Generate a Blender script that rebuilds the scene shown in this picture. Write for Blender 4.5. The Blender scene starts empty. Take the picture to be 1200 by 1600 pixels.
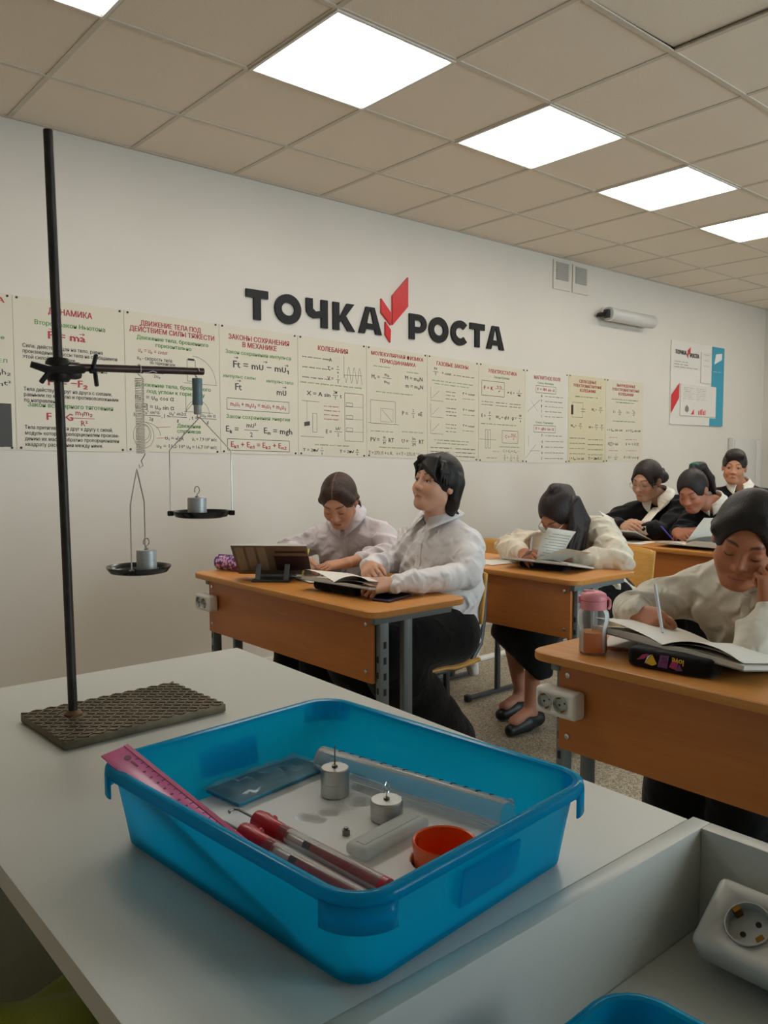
import bpy, bmesh, math, random
import numpy as np
from mathutils import Vector, Matrix
from mathutils.bvhtree import BVHTree

# ------------------------------------------------------------------ camera, world, light, exposure
SC = bpy.context.scene
COL = SC.collection
PI = math.pi
random.seed(7)
CAM_H = 1.28
CEIL = 2.859          # ceiling height
WALL_Y = 4.135        # wall with the posters
END_X = 9.017         # far end wall
FRONT_X = -1.173      # wall behind the camera
WIN_Y = -2.40         # window wall
F_PX, YAW, PITCH, ROLL = 1274.48, 0.7084, -0.0689, -0.0011
fwd = Vector((math.sin(YAW)*math.cos(PITCH), math.cos(YAW)*math.cos(PITCH), math.sin(PITCH)))
rgt = Vector((math.cos(YAW), -math.sin(YAW), 0)); upv = rgt.cross(fwd)
c_, s_ = math.cos(ROLL), math.sin(ROLL)
r2 = c_*rgt + s_*upv; u2 = -s_*rgt + c_*upv
cam = bpy.data.cameras.new('camera'); camo = bpy.data.objects.new('camera', cam); COL.objects.link(camo)
cam.sensor_fit = 'VERTICAL'; cam.sensor_height = 24; cam.lens = F_PX/1600*24
cam.clip_start = 0.02
camo.matrix_world = Matrix(((r2.x, u2.x, -fwd.x, 0), (r2.y, u2.y, -fwd.y, 0), (r2.z, u2.z, -fwd.z, CAM_H), (0, 0, 0, 1)))
SC.camera = camo

world = bpy.data.worlds.new('world'); SC.world = world; world.use_nodes = True
wb = world.node_tree.nodes['Background']
wb.inputs['Color'].default_value = (0.78, 0.90, 1.0, 1); wb.inputs['Strength'].default_value = 9.0
LAMP_STRENGTH = 10.5
LAMP_COLOR = (1.0, 0.94, 0.85, 1)
SC.view_settings.view_transform = 'Standard'; SC.view_settings.look = 'None'
SC.view_settings.exposure = 0.14; SC.view_settings.gamma = 1.0; SC.view_settings.use_curve_mapping = False
SC.cycles.max_bounces = 7; SC.cycles.diffuse_bounces = 4; SC.cycles.glossy_bounces = 3
SC.cycles.transparent_max_bounces = 14; SC.cycles.transmission_bounces = 5
SC.cycles.caustics_reflective = False; SC.cycles.caustics_refractive = False
SC.cycles.sample_clamp_indirect = 4.0
try:
    SC.cycles.use_denoising = True; SC.cycles.denoiser = 'OPENIMAGEDENOISE'
except Exception:
    pass

# ------------------------------------------------------------------ materials
MATS = {}
def nt_of(m): return m.node_tree.nodes, m.node_tree.links
def srgb(r, g, b):
    f = lambda v: (v/255/12.92 if v/255 <= 0.04045 else ((v/255+0.055)/1.055)**2.4)
    return (f(r), f(g), f(b), 1)
def mat(name, color, rough=0.5, metal=0.0, spec=0.5, var=0.0, scale=20.0, stretch=(1, 1, 1), bump=0.0, bscale=None, bstretch=None,
        sheen=0.0, attr=False, coat=0.0, detail=3.0, sss=0.0, trans=0.0):
    if name in MATS: return MATS[name]
    m = bpy.data.materials.new(name); m.use_nodes = True; N, L = nt_of(m)
    b = N['Principled BSDF']
    col = color if len(color) == 4 else (*color, 1)
    b.inputs['Base Color'].default_value = col; b.inputs['Roughness'].default_value = rough
    b.inputs['Metallic'].default_value = metal; b.inputs['Specular IOR Level'].default_value = spec
    b.inputs['Sheen Weight'].default_value = sheen; b.inputs['Coat Weight'].default_value = coat
    b.inputs['Subsurface Weight'].default_value = sss; b.inputs['Transmission Weight'].default_value = trans
    if sss: b.inputs['Subsurface Radius'].default_value = (0.01, 0.004, 0.002); b.inputs['Subsurface Scale'].default_value = 1.0
    tc = None
    def coords(st):
        nonlocal tc
        if tc is None: tc = N.new('ShaderNodeTexCoord')
        mp = N.new('ShaderNodeMapping'); mp.inputs['Scale'].default_value = st
        L.new(tc.outputs['Object'], mp.inputs['Vector']); return mp
    src = None
    if attr:
        a = N.new('ShaderNodeAttribute'); a.attribute_name = 'Col'; src = a.outputs['Color']
        L.new(src, b.inputs['Base Color'])
    if var:
        mp = coords(stretch); no = N.new('ShaderNodeTexNoise'); no.inputs['Scale'].default_value = scale; no.inputs['Detail'].default_value = detail
        L.new(mp.outputs[0], no.inputs['Vector'])
        mr = N.new('ShaderNodeMapRange'); mr.inputs['From Min'].default_value = 0.25; mr.inputs['From Max'].default_value = 0.75
        mr.inputs['To Min'].default_value = 1-var; mr.inputs['To Max'].default_value = 1+var
        L.new(no.outputs['Fac'], mr.inputs['Value'])
        mx = N.new('ShaderNodeVectorMath'); mx.operation = 'SCALE'
        if src: L.new(src, mx.inputs[0])
        else: mx.inputs[0].default_value = col[:3]
        L.new(mr.outputs[0], mx.inputs['Scale']); L.new(mx.outputs[0], b.inputs['Base Color'])
    if bump:
        mp = coords(bstretch or stretch); no = N.new('ShaderNodeTexNoise'); no.inputs['Scale'].default_value = bscale or scale
        no.inputs['Detail'].default_value = detail
        L.new(mp.outputs[0], no.inputs['Vector']); bp = N.new('ShaderNodeBump'); bp.inputs['Strength'].default_value = bump
        bp.inputs['Distance'].default_value = 0.01
        L.new(no.outputs['Fac'], bp.inputs['Height']); L.new(bp.outputs[0], b.inputs['Normal'])
    MATS[name] = m
    return m
def emit(name, color, strength):
    if name in MATS: return MATS[name]
    m = bpy.data.materials.new(name); m.use_nodes = True; N, L = nt_of(m)
    N.remove(N['Principled BSDF']); e = N.new('ShaderNodeEmission'); e.inputs['Color'].default_value = color; e.inputs['Strength'].default_value = strength
    L.new(e.outputs[0], N['Material Output'].inputs[0]); MATS[name] = m; return m
def clear(name, tint, opacity, color, rough=0.1, translucent=0.0):
    """thin see-through plastic or glass sheet: tinted transparency mixed with a glossy coloured body"""
    if name in MATS: return MATS[name]
    m = bpy.data.materials.new(name); m.use_nodes = True; N, L = nt_of(m)
    b = N['Principled BSDF']; b.inputs['Base Color'].default_value = (*color, 1); b.inputs['Roughness'].default_value = rough
    t = N.new('ShaderNodeBsdfTransparent'); t.inputs['Color'].default_value = (*tint, 1)
    body = b.outputs[0]
    if translucent:
        tl = N.new('ShaderNodeBsdfTranslucent'); tl.inputs['Color'].default_value = (*color, 1)
        mx = N.new('ShaderNodeMixShader'); mx.inputs[0].default_value = translucent; L.new(b.outputs[0], mx.inputs[1]); L.new(tl.outputs[0], mx.inputs[2]); body = mx.outputs[0]
    fr = N.new('ShaderNodeFresnel'); fr.inputs['IOR'].default_value = 1.3
    mr = N.new('ShaderNodeMapRange'); mr.inputs['To Min'].default_value = opacity; mr.inputs['To Max'].default_value = 1.0
    L.new(fr.outputs[0], mr.inputs['Value'])
    ms = N.new('ShaderNodeMixShader'); L.new(mr.outputs[0], ms.inputs[0]); L.new(t.outputs[0], ms.inputs[1]); L.new(body, ms.inputs[2])
    L.new(ms.outputs[0], N['Material Output'].inputs[0]); MATS[name] = m; return m

# ------------------------------------------------------------------ mesh helpers
class MB:
    """collects shapes into one bmesh"""
    def __init__(s): s.b = bmesh.new()
    def box(s, c, d, rot=None, bev=0.0, seg=2):
        t = bmesh.new(); bmesh.ops.create_cube(t, size=1.0)
        bmesh.ops.scale(t, vec=d, verts=t.verts)
        if bev: bmesh.ops.bevel(t, geom=t.edges[:], offset=bev, segments=seg, profile=0.5, affect='EDGES')
        M = Matrix.Translation(c)
        if rot is not None: M = M @ (rot.to_4x4() if isinstance(rot, Matrix) else Matrix.Rotation(rot, 4, 'Z'))
        bmesh.ops.transform(t, matrix=M, verts=t.verts); s.join(t); return s
    def join(s, t):
        me = bpy.data.meshes.new('tmp'); t.to_mesh(me); t.free(); s.b.from_mesh(me); bpy.data.meshes.remove(me)
    def tube(s, pts, r, n=8, cap=True, close=False):
        pts = [Vector(p) for p in pts]; rings = []; up = None
        rr = r if isinstance(r, (list, tuple)) else [r]*len(pts)
        for i, p in enumerate(pts):
            if close: d = pts[(i+1) % len(pts)]-pts[i-1]
            else: d = pts[min(i+1, len(pts)-1)]-pts[max(i-1, 0)]
            d.normalize()
            if up is None: up = Vector((0, 0, 1)) if abs(d.z) < 0.9 else Vector((1, 0, 0))
            a = d.cross(up); a.normalize(); bb = a.cross(d); bb.normalize(); up = bb
            rings.append([s.b.verts.new(p+rr[i]*(math.cos(2*PI*k/n)*a+math.sin(2*PI*k/n)*bb)) for k in range(n)])
        m = len(rings)
        for i in range(m if close else m-1):
            A, B = rings[i], rings[(i+1) % m]
            for k in range(n): s.face((A[k], A[(k+1) % n], B[(k+1) % n], B[k]))
        if cap and not close:
            s.face(rings[0][::-1]); s.face(rings[-1])
        return s
    def face(s, vs):
        try: return s.b.faces.new(vs)
        except ValueError: return None
    def lathe(s, prof, n=24, M=None, cap0=True, cap1=True):
        M = M or Matrix(); rings = []
        for r, z in prof: rings.append([s.b.verts.new(M @ Vector((r*math.cos(2*PI*k/n), r*math.sin(2*PI*k/n), z))) for k in range(n)])
        for A, B in zip(rings, rings[1:]):
            for k in range(n): s.face((A[k], A[(k+1) % n], B[(k+1) % n], B[k]))
        if cap0: s.face(rings[0][::-1])
        if cap1: s.face(rings[-1])
        return s
    def prism(s, poly, h, M=None):
        """polygon in local xy extruded by h along local z"""
        M = M or Matrix()
        A = [s.b.verts.new(M @ Vector((x, y, 0))) for x, y in poly]; B = [s.b.verts.new(M @ Vector((x, y, h))) for x, y in poly]
        s.face(A[::-1]); s.face(B); n = len(A)
        for k in range(n): s.face((A[k], A[(k+1) % n], B[(k+1) % n], B[k]))
        return s
    def loft(s, rings, cap0=True, cap1=True, close=True):
        R = [[s.b.verts.new(Vector(p)) for p in r] for r in rings]; n = len(R[0])
        for A, B in zip(R, R[1:]):
            for k in range(n if close else n-1): s.face((A[k], A[(k+1) % n], B[(k+1) % n], B[k]))
        if cap0: s.face(R[0][::-1])
        if cap1: s.face(R[-1])
        return s
    def grid(s, P):
        V = [[s.b.verts.new(Vector(p)) for p in row] for row in P]
        for i in range(len(V)-1):
            for j in range(len(V[0])-1): s.face((V[i][j], V[i][j+1], V[i+1][j+1], V[i+1][j]))
        return s
    def mesh(s, name, smooth=None):
        bmesh.ops.recalc_face_normals(s.b, faces=s.b.faces[:])
        me = bpy.data.meshes.new(name); s.b.to_mesh(me); s.b.free()
        if smooth is not None:
            me.polygons.foreach_set('use_smooth', [True]*len(me.polygons))
            if smooth < 3: 
                try: me.set_sharp_from_angle(angle=smooth)
                except Exception: pass
        return me
def obj(name, mb, m, parent=None, loc=None, rot=None, smooth=0.6):
    me = mb.mesh(name, smooth) if isinstance(mb, MB) else mb
    if m is not None and len(me.materials) == 0:
        for q in (m if isinstance(m, (list, tuple)) else [m]): me.materials.append(q)
    o = bpy.data.objects.new(name, me); COL.objects.link(o)
    if loc is not None: o.location = loc
    if rot is not None: o.rotation_euler = rot
    if parent is not None: o.parent = parent
    return o
def tag(o, label=None, cat=None, group=None, kind=None):
    if label: o['label'] = label
    if cat: o['category'] = cat
    if group: o['group'] = group
    if kind: o['kind'] = kind
    return o
def thing(name, label, cat, loc=(0, 0, 0), rz=0.0, group=None):
    o = bpy.data.objects.new(name, None); COL.objects.link(o); o.location = loc; o.rotation_euler = (0, 0, rz)
    o.empty_display_size = 0.1
    return tag(o, label, cat, group)
def copy_tree(o, parent=None):
    c = o.copy(); COL.objects.link(c)
    if parent is not None: c.parent = parent
    for ch in list(o.children): copy_tree(ch, c)
    return c
def rrect(w, h, r, n=5, cx=0, cy=0):
    out = []
    for sx, sy, a0 in ((1, 1, 0), (-1, 1, PI/2), (-1, -1, PI), (1, -1, 1.5*PI)):
        for k in range(n+1):
            a = a0+PI/2*k/n
            out.append((cx+sx*(w/2-r)+r*math.cos(a), cy+sy*(h/2-r)+r*math.sin(a)))
    return out
def solidify(o, t, off=0.0):
    md = o.modifiers.new('thickness', 'SOLIDIFY'); md.thickness = t; md.offset = off; return o
def text_mesh(txt, size, align='CENTER', bold=0.0, extrude=0.0, shear=0.0, res=2, sx=1.0):
    cu = bpy.data.curves.new('t', 'FONT'); cu.body = txt; cu.size = size; cu.align_x = align; cu.align_y = 'CENTER'
    cu.extrude = extrude; cu.shear = shear; cu.resolution_u = res
    o = bpy.data.objects.new('t', cu); COL.objects.link(o)
    dg = bpy.context.evaluated_depsgraph_get(); me = bpy.data.meshes.new_from_object(o.evaluated_get(dg))
    bpy.data.objects.remove(o); bpy.data.curves.remove(cu)
    if bold:                                                        # heavier strokes: the same outline laid down again a hair to each side
        b = bmesh.new(); k = bold*size
        for dx, dy, dz in ((-k, 0, 0), (k, 0, .0004), (0, k*.6, .0008)):
            me.transform(Matrix.Translation((dx, dy, dz))); b.from_mesh(me); me.transform(Matrix.Translation((-dx, -dy, -dz)))
        b.to_mesh(me); b.free()
    if sx != 1.0: me.transform(Matrix.Diagonal((sx, 1, 1, 1)))
    return me
# ------------------------------------------------------------------ implicit-surface sculpting (people, cloth, hair)
def nrm(v): v = np.asarray(v, float); return v/np.linalg.norm(v)
V3 = lambda *a: np.array(a, float)
def rcone(a, b, ra, rb): return ('c', np.asarray(a, float), np.asarray(b, float), ra, rb, None, None)
def scone(a, b, ra, rb, M, s=(1, 1, 1)): return ('c', np.asarray(a, float), np.asarray(b, float), ra, rb, np.asarray(M, float), np.asarray(s, float))
def ell(c, r, M=None): return ('e', np.asarray(c, float), np.asarray(r, float), np.eye(3) if M is None else np.asarray(M, float))
def rbox(c, h, r, M=None): return ('b', np.asarray(c, float), np.asarray(h, float), r, np.eye(3) if M is None else np.asarray(M, float))
def moved(p, M, t):
    """primitive given in a local frame (columns of M = local axes) moved to the world"""
    M = np.asarray(M, float); t = np.asarray(t, float); f = lambda q: M @ q+t
    if p[0] == 'c':
        fr = None if p[5] is None else p[5] @ M.T
        return ('c', f(p[1]), f(p[2]), p[3], p[4], fr, p[6])
    if p[0] == 'e': return ('e', f(p[1]), p[2], p[3] @ M.T)
    return ('b', f(p[1]), p[2], p[3], p[4] @ M.T)
def axis(lo, hi, base, fines=()):
    xs = [lo]; x = lo
    while x < hi:
        h = base
        for a, b, q in fines:
            if a-base <= x <= b: h = min(h, q)
        x += h; xs.append(x)
    return np.array(xs)
class Sdf:
    def __init__(s, lo, hi, base, fines=()):
        """fines: boxes (lo, hi, step) that get a finer grid"""
        s.ax = [axis(lo[k], hi[k], base, [(f[0][k], f[1][k], f[2]) for f in fines]) for k in range(3)]
        s.v = np.full([len(a) for a in s.ax], 0.06, np.float32)
    def bounds(s, p):
        if p[0] == 'c':
            m = 1.0 if p[6] is None else max(1.0, p[6].max())
            R = max(p[3], p[4])*m; return np.minimum(p[1], p[2])-R, np.maximum(p[1], p[2])+R
        if p[0] == 'e': return p[1]-p[2].max(), p[1]+p[2].max()
        R = np.linalg.norm(p[2])+p[3]; return p[1]-R, p[1]+R
    def dist(s, p, X, Y, Z):
        if p[0] == 'c':
            a, b = p[1], p[2]; q = [X-a[0], Y-a[1], Z-a[2]]; d = b-a
            if p[5] is not None:
                M, sc = p[5], p[6]
                q = [(M[i, 0]*q[0]+M[i, 1]*q[1]+M[i, 2]*q[2])/sc[i] for i in range(3)]; d = (M @ d)/sc; f = sc.min()
            else: f = 1.0
            t = np.clip((q[0]*d[0]+q[1]*d[1]+q[2]*d[2])/max(d @ d, 1e-12), 0, 1)
            return (np.sqrt((q[0]-t*d[0])**2+(q[1]-t*d[1])**2+(q[2]-t*d[2])**2)-(p[3]+(p[4]-p[3])*t))*f
        c = p[1]; M = p[4] if p[0] == 'b' else p[3]
        q = [X-c[0], Y-c[1], Z-c[2]]; q = [M[i, 0]*q[0]+M[i, 1]*q[1]+M[i, 2]*q[2] for i in range(3)]
        if p[0] == 'e':
            r = p[2]; k0 = np.sqrt(sum((q[i]/r[i])**2 for i in range(3))); k1 = np.sqrt(sum((q[i]/r[i]**2)**2 for i in range(3)))
            return k0*(k0-1)/np.maximum(k1, 1e-6)
        w = [np.abs(q[i])-p[2][i] for i in range(3)]
        return np.sqrt(sum(np.maximum(x, 0)**2 for x in w))+np.minimum(np.maximum(w[0], np.maximum(w[1], w[2])), 0)-p[3]
    def sub(s, p, k):
        lo, hi = s.bounds(p); sl = []
        for i in range(3):
            a = np.searchsorted(s.ax[i], lo[i]-k-0.015); b = np.searchsorted(s.ax[i], hi[i]+k+0.015); sl.append(slice(a, b))
        X, Y, Z = np.meshgrid(*[s.ax[i][sl[i]] for i in range(3)], indexing='ij', sparse=True)
        return tuple(sl), X, Y, Z
    def add(s, p, k=0.02):
        sl, X, Y, Z = s.sub(p, k)
        if min(s.v[sl].shape) == 0: return s
        d = s.dist(p, X, Y, Z); v = s.v[sl]; h = np.clip(0.5+0.5*(v-d)/k, 0, 1)
        s.v[sl] = v*(1-h)+d*h-k*h*(1-h); return s
    def cut(s, p, k=0.01):
        sl, X, Y, Z = s.sub(p, k)
        if min(s.v[sl].shape) == 0: return s
        d = -s.dist(p, X, Y, Z); v = s.v[sl]; h = np.clip(0.5-0.5*(v-d)/k, 0, 1)
        s.v[sl] = v*(1-h)+d*h+k*h*(1-h); return s
    def addall(s, ps, k=0.02):
        for p in ps:
            if isinstance(p, list): s.add(p[0], p[1])
            else: s.add(p, k)
        return s
    def plane(s, c, n):
        """keep the side the normal points away from"""
        X, Y, Z = np.meshgrid(*s.ax, indexing='ij', sparse=True); n = nrm(n)
        s.v = np.maximum(s.v, ((X-c[0])*n[0]+(Y-c[1])*n[1]+(Z-c[2])*n[2]).astype(np.float32)); return s
    def warp(s, f):
        X, Y, Z = np.meshgrid(*s.ax, indexing='ij', sparse=True); s.v = s.v+f(X, Y, Z).astype(np.float32); return s
    def nets(s):
        v = s.v; neg = v < 0; nx, ny, nz = v.shape
        cnt = np.zeros((nx-1, ny-1, nz-1), np.int8)
        for a in (0, 1):
            for b in (0, 1):
                for c in (0, 1): cnt += neg[a:nx-1+a, b:ny-1+b, c:nz-1+c]
        act = (cnt > 0) & (cnt < 8); I = np.argwhere(act); idx = np.full(act.shape, -1, np.int32); idx[act] = np.arange(len(I))
        P = np.zeros((len(I), 3)); n = np.zeros(len(I)); i, j, k = I.T
        C = [(a, b, c) for a in (0, 1) for b in (0, 1) for c in (0, 1)]
        for a in C:
            for ax in range(3):
                if a[ax]: continue
                b = list(a); b[ax] = 1
                va = v[i+a[0], j+a[1], k+a[2]]; vb = v[i+b[0], j+b[1], k+b[2]]; m = (va < 0) != (vb < 0)
                t = np.where(m, va/np.where(m, va-vb, 1), 0); e = np.array(a, float)[None].repeat(len(I), 0); e[:, ax] += t
                P[m] += e[m]; n[m] += 1
        P = P/np.maximum(n, 1)[:, None]+I
        W = np.stack([np.interp(P[:, q], np.arange(len(s.ax[q])), s.ax[q]) for q in range(3)], 1)
        Q = []
        for ax in range(3):
            sa = [slice(None)]*3; sb = [slice(None)]*3; sa[ax] = slice(0, -1); sb[ax] = slice(1, None)
            A, B = neg[tuple(sa)], neg[tuple(sb)]; u, w = [(1, 2), (2, 0), (0, 1)][ax]
            E = np.argwhere(A != B)
            ok = (E[:, u] > 0) & (E[:, w] > 0) & (E[:, u] < v.shape[u]-1) & (E[:, w] < v.shape[w]-1); E = E[ok]
            fl = A[tuple(E.T)]
            def g(du, dw):
                F = E.copy(); F[:, u] -= du; F[:, w] -= dw; return idx[tuple(F.T)]
            q = np.stack([g(1, 1), g(0, 1), g(0, 0), g(1, 0)], 1); q[~fl] = q[~fl][:, ::-1]; Q.append(q)
        return W, np.concatenate(Q)
    def mesh(s, name, origin=(0, 0, 0), color=None, relax=0):
        W, Q = s.nets()
        for _ in range(relax):
            acc = np.zeros_like(W); n = np.zeros(len(W))
            for a in range(4):
                x, y = Q[:, a], Q[:, (a+1) % 4]
                for q in range(3): acc[:, q] += np.bincount(x, W[y, q], len(W))+np.bincount(y, W[x, q], len(W))
                n += np.bincount(x, minlength=len(W))+np.bincount(y, minlength=len(W))
            W = 0.55*W+0.45*acc/np.maximum(n, 1)[:, None]
        return to_mesh(name, W, Q, origin, color)
def to_mesh(name, W, Q, origin=(0, 0, 0), color=None):
    me = bpy.data.meshes.new(name); me.vertices.add(len(W)); me.vertices.foreach_set('co', (W-np.asarray(origin)).astype(np.float32).ravel())
    me.loops.add(Q.size); me.loops.foreach_set('vertex_index', Q.astype(np.int32).ravel())
    me.polygons.add(len(Q)); me.polygons.foreach_set('loop_start', np.arange(0, Q.size, 4, dtype=np.int32))
    me.update(calc_edges=True); me.polygons.foreach_set('use_smooth', np.ones(len(Q), bool))
    if color is not None:
        c = color(W); a = me.color_attributes.new('Col', 'FLOAT_COLOR', 'POINT')
        a.data.foreach_set('color', np.concatenate([c, np.ones((len(c), 1))], 1).astype(np.float32).ravel())
    me.update(); return me
def sm(x, a, b):
    t = np.clip((x-a)/(b-a), 0, 1); return t*t*(3-2*t)
# ------------------------------------------------------------------ the room
M_WALL = mat('wall_paint', srgb(217, 211, 201), 0.42, spec=0.4, var=0.02, scale=3, bump=0.03, bscale=160)
M_CEIL = mat('mineral_tile', srgb(240, 228, 212), 0.9, spec=0.1, var=0.06, scale=240, bump=0.35, bscale=300, detail=2)
M_GRID = mat('grid_metal', srgb(206, 196, 180), 0.5, var=0.02, scale=8)
M_WHITEMETAL = mat('white_metal', srgb(225, 222, 215), 0.4)
def floor_mat():
    m = mat('speckled_linoleum', srgb(160, 150, 130), 0.42, spec=0.35); N, L = nt_of(m); b = N['Principled BSDF']
    tc = N.new('ShaderNodeTexCoord'); v = N.new('ShaderNodeTexVoronoi'); v.inputs['Scale'].default_value = 210
    L.new(tc.outputs['Object'], v.inputs['Vector']); r = N.new('ShaderNodeValToRGB')
    e = r.color_ramp.elements; e[0].color = srgb(112, 102, 84); e[1].color = srgb(190, 178, 154); e[0].position = 0.2; e[1].position = 0.75
    sp = N.new('ShaderNodeSeparateColor'); L.new(v.outputs['Color'], sp.inputs[0]); L.new(sp.outputs[0], r.inputs[0]); L.new(r.outputs[0], b.inputs['Base Color'])
    return m
M_FLOOR = floor_mat()
def struct(name, mb, m, parent=None, **k):
    o = obj(name, mb, m, parent, **k)
    if parent is None: o['kind'] = 'structure'
    return o
LX, LY = END_X-FRONT_X, WALL_Y-WIN_Y
cx, cy = (END_X+FRONT_X)/2, (WALL_Y+WIN_Y)/2
struct('floor', MB().box((cx, cy, -0.05), (LX+0.6, LY+0.6, 0.1)), M_FLOOR)
struct('wall_left', MB().box((cx, WALL_Y+0.06, 1.55), (LX+0.24, 0.12, 3.1)), M_WALL)
struct('wall_back', MB().box((END_X+0.06, cy, 1.55), (0.12, LY, 3.1)), M_WALL)
struct('wall_front', MB().box((FRONT_X-0.06, cy, 1.55), (0.12, LY, 3.1)), M_WALL)
# window wall with three openings
wins = [(2.2, 4.2), (5.2, 7.2)]; WZ0, WZ1 = 0.85, 2.55
w = MB(); y = WIN_Y-0.1
w.box((cx, y, WZ0/2), (LX+0.24, 0.2, WZ0)); w.box((cx, y, (WZ1+3.1)/2), (LX+0.24, 0.2, 3.1-WZ1))
xs = [FRONT_X-0.12]+[q for p in wins for q in p]+[END_X+0.12]
for a, b in zip(xs[0::2], xs[1::2]): w.box(((a+b)/2, y, (WZ0+WZ1)/2), (b-a, 0.2, WZ1-WZ0))
struct('wall_right', w, M_WALL)
M_PVC = mat('white_pvc', srgb(235, 235, 232), 0.35)
M_PANE = clear('window_glass', (0.95, 0.97, 0.96), 0.02, (0.8, 0.85, 0.85), 0.02)
for i, (a, b) in enumerate(wins):
    f = MB(); zc = (WZ0+WZ1)/2
    for x in (a+0.03, (a+b)/2, b-0.03): f.box((x, WIN_Y-0.11, zc), (0.06, 0.06, WZ1-WZ0), bev=0.005)
    for z in (WZ0+0.03, WZ1-0.03): f.box(((a+b)/2, WIN_Y-0.11, z), (b-a, 0.06, 0.06), bev=0.005)
    wo = struct('window_%d' % (i+1), f, M_PVC)
    for x0, x1 in ((a, (a+b)/2), ((a+b)/2, b)):
        obj('pane', MB().box(((x0+x1)/2, WIN_Y-0.11, zc), (x1-x0-0.1, 0.006, WZ1-WZ0-0.1)), M_PANE, wo)
    obj('sill', MB().box(((a+b)/2, WIN_Y+0.02, WZ0-0.015), (b-a+0.1, 0.28, 0.03), bev=0.008), M_PVC, wo)
    li = bpy.data.lights.new('daylight', 'AREA'); li.shape = 'RECTANGLE'; li.size = b-a-0.1; li.size_y = WZ1-WZ0-0.1
    li.cycles.is_portal = True
    lo = bpy.data.objects.new('daylight', li); COL.objects.link(lo); lo.location = ((a+b)/2, WIN_Y-0.19, zc); lo.rotation_euler = (PI/2, 0, 0)
struct('baseboard_left', MB().box((cx, WALL_Y-0.008, 0.035), (LX, 0.016, 0.07), bev=0.003), M_WHITEMETAL)
struct('baseboard_back', MB().box((END_X-0.008, cy, 0.035), (0.016, LY-0.04, 0.07), bev=0.003), M_WHITEMETAL)
# suspended ceiling: slab above, tiles and T-bars as parts
ceil = struct('ceiling', MB().box((cx, cy, CEIL+0.16), (LX+0.24, LY+0.24, 0.1)), M_CEIL)
GX0, TILE = 1.227, 0.6
gx = [FRONT_X]+[GX0+TILE*i for i in range(-3, 13)]+[END_X]
gy = [WALL_Y, WALL_Y-0.5517]
while gy[-1]-TILE > WIN_Y+0.05: gy.append(gy[-1]-TILE)
gy.append(WIN_Y)
LAMPS = [(i, 2) for i in (-1, 1, 3, 5, 7, 9, 11)]
LAMPSET = {(i+4, j) for i, j in LAMPS}
tiles = {}
for ix in range(len(gx)-1):
    for iy in range(len(gy)-1):
        if (ix, iy) in LAMPSET: continue
        dx, dy = gx[ix+1]-gx[ix], gy[iy]-gy[iy+1]
        key = (round(dx, 2), round(dy, 2))
        if key not in tiles: tiles[key] = MB().box((0, 0, 0.009), (dx-0.008, dy-0.008, 0.018), bev=0.002, seg=1).mesh('ceiling_tile')
        o = obj('ceiling_tile', tiles[key], M_CEIL, ceil, loc=((gx[ix]+gx[ix+1])/2, (gy[iy]+gy[iy+1])/2, CEIL+0.004))
        if (ix, iy) == (6, 4): o.rotation_euler = (0.0, -0.022, 0); o.location.z += 0.007     # one tile sits askew
for xx in gx[1:-1]: obj('grid_bar', MB().box((xx, cy, CEIL+0.0025), (0.022, LY, 0.005)), M_GRID, ceil)
for yy in gy[1:-1]: obj('grid_bar', MB().box((cx, yy, CEIL+0.0015), (LX, 0.022, 0.005)), M_GRID, ceil)
obj('wall_angle', MB().box((cx, WALL_Y-0.011, CEIL+0.001), (LX, 0.022, 0.004)), M_GRID, ceil)
obj('wall_angle', MB().box((END_X-0.011, cy, CEIL+0.001), (0.022, LY, 0.004)), M_GRID, ceil)
# panel lights
def lamp_mat():
    m = bpy.data.materials.new('lamp_diffuser'); m.use_nodes = True; N, L = nt_of(m); N.remove(N['Principled BSDF'])
    e = N.new('ShaderNodeEmission'); e.inputs['Color'].default_value = LAMP_COLOR
    tc = N.new('ShaderNodeTexCoord'); sp = N.new('ShaderNodeSeparateXYZ'); L.new(tc.outputs['Object'], sp.inputs[0])
    def math_(op, a, b=None):
        n = N.new('ShaderNodeMath'); n.operation = op
        for k, q in enumerate((a, b)):
            if q is None: continue
            if isinstance(q, (int, float)): n.inputs[k].default_value = q
            else: L.new(q, n.inputs[k])
        return n.outputs[0]
    # four tubes behind the diffuser: dimmer between their ends
    wv = math_('COSINE', math_('MULTIPLY', sp.outputs[0], 2*PI/0.14)); edge = math_('SUBTRACT', 0.285, math_('ABSOLUTE', sp.outputs[1]))
    t = math_('ADD', math_('MULTIPLY', edge, 22.0), math_('MULTIPLY', wv, 0.30)); cl = N.new('ShaderNodeClamp'); L.new(t, cl.inputs['Value'])
    cl.inputs['Min'].default_value = 0.16
    ex = math_('MULTIPLY', math_('SUBTRACT', 0.29, math_('ABSOLUTE', sp.outputs[0])), 40.0); c2 = N.new('ShaderNodeClamp'); L.new(ex, c2.inputs['Value']); c2.inputs['Min'].default_value = 0.3
    L.new(math_('MULTIPLY', math_('MULTIPLY', cl.outputs[0], c2.outputs[0]), LAMP_STRENGTH), e.inputs['Strength'])
    L.new(e.outputs[0], N['Material Output'].inputs[0]); return m
M_LAMP = lamp_mat()
fr = MB()
for s in (-1, 1):
    fr.box((s*0.293, 0, 0.004), (0.012, 0.598, 0.012)); fr.box((0, s*0.293, 0.004), (0.574, 0.012, 0.012))
frame_me = fr.mesh('frame'); diff_me = MB().box((0, 0, 0.007), (0.574, 0.574, 0.006)).mesh('diffuser'); house_me = MB().box((0, 0, 0.045), (0.56, 0.56, 0.06)).mesh('housing')
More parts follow.
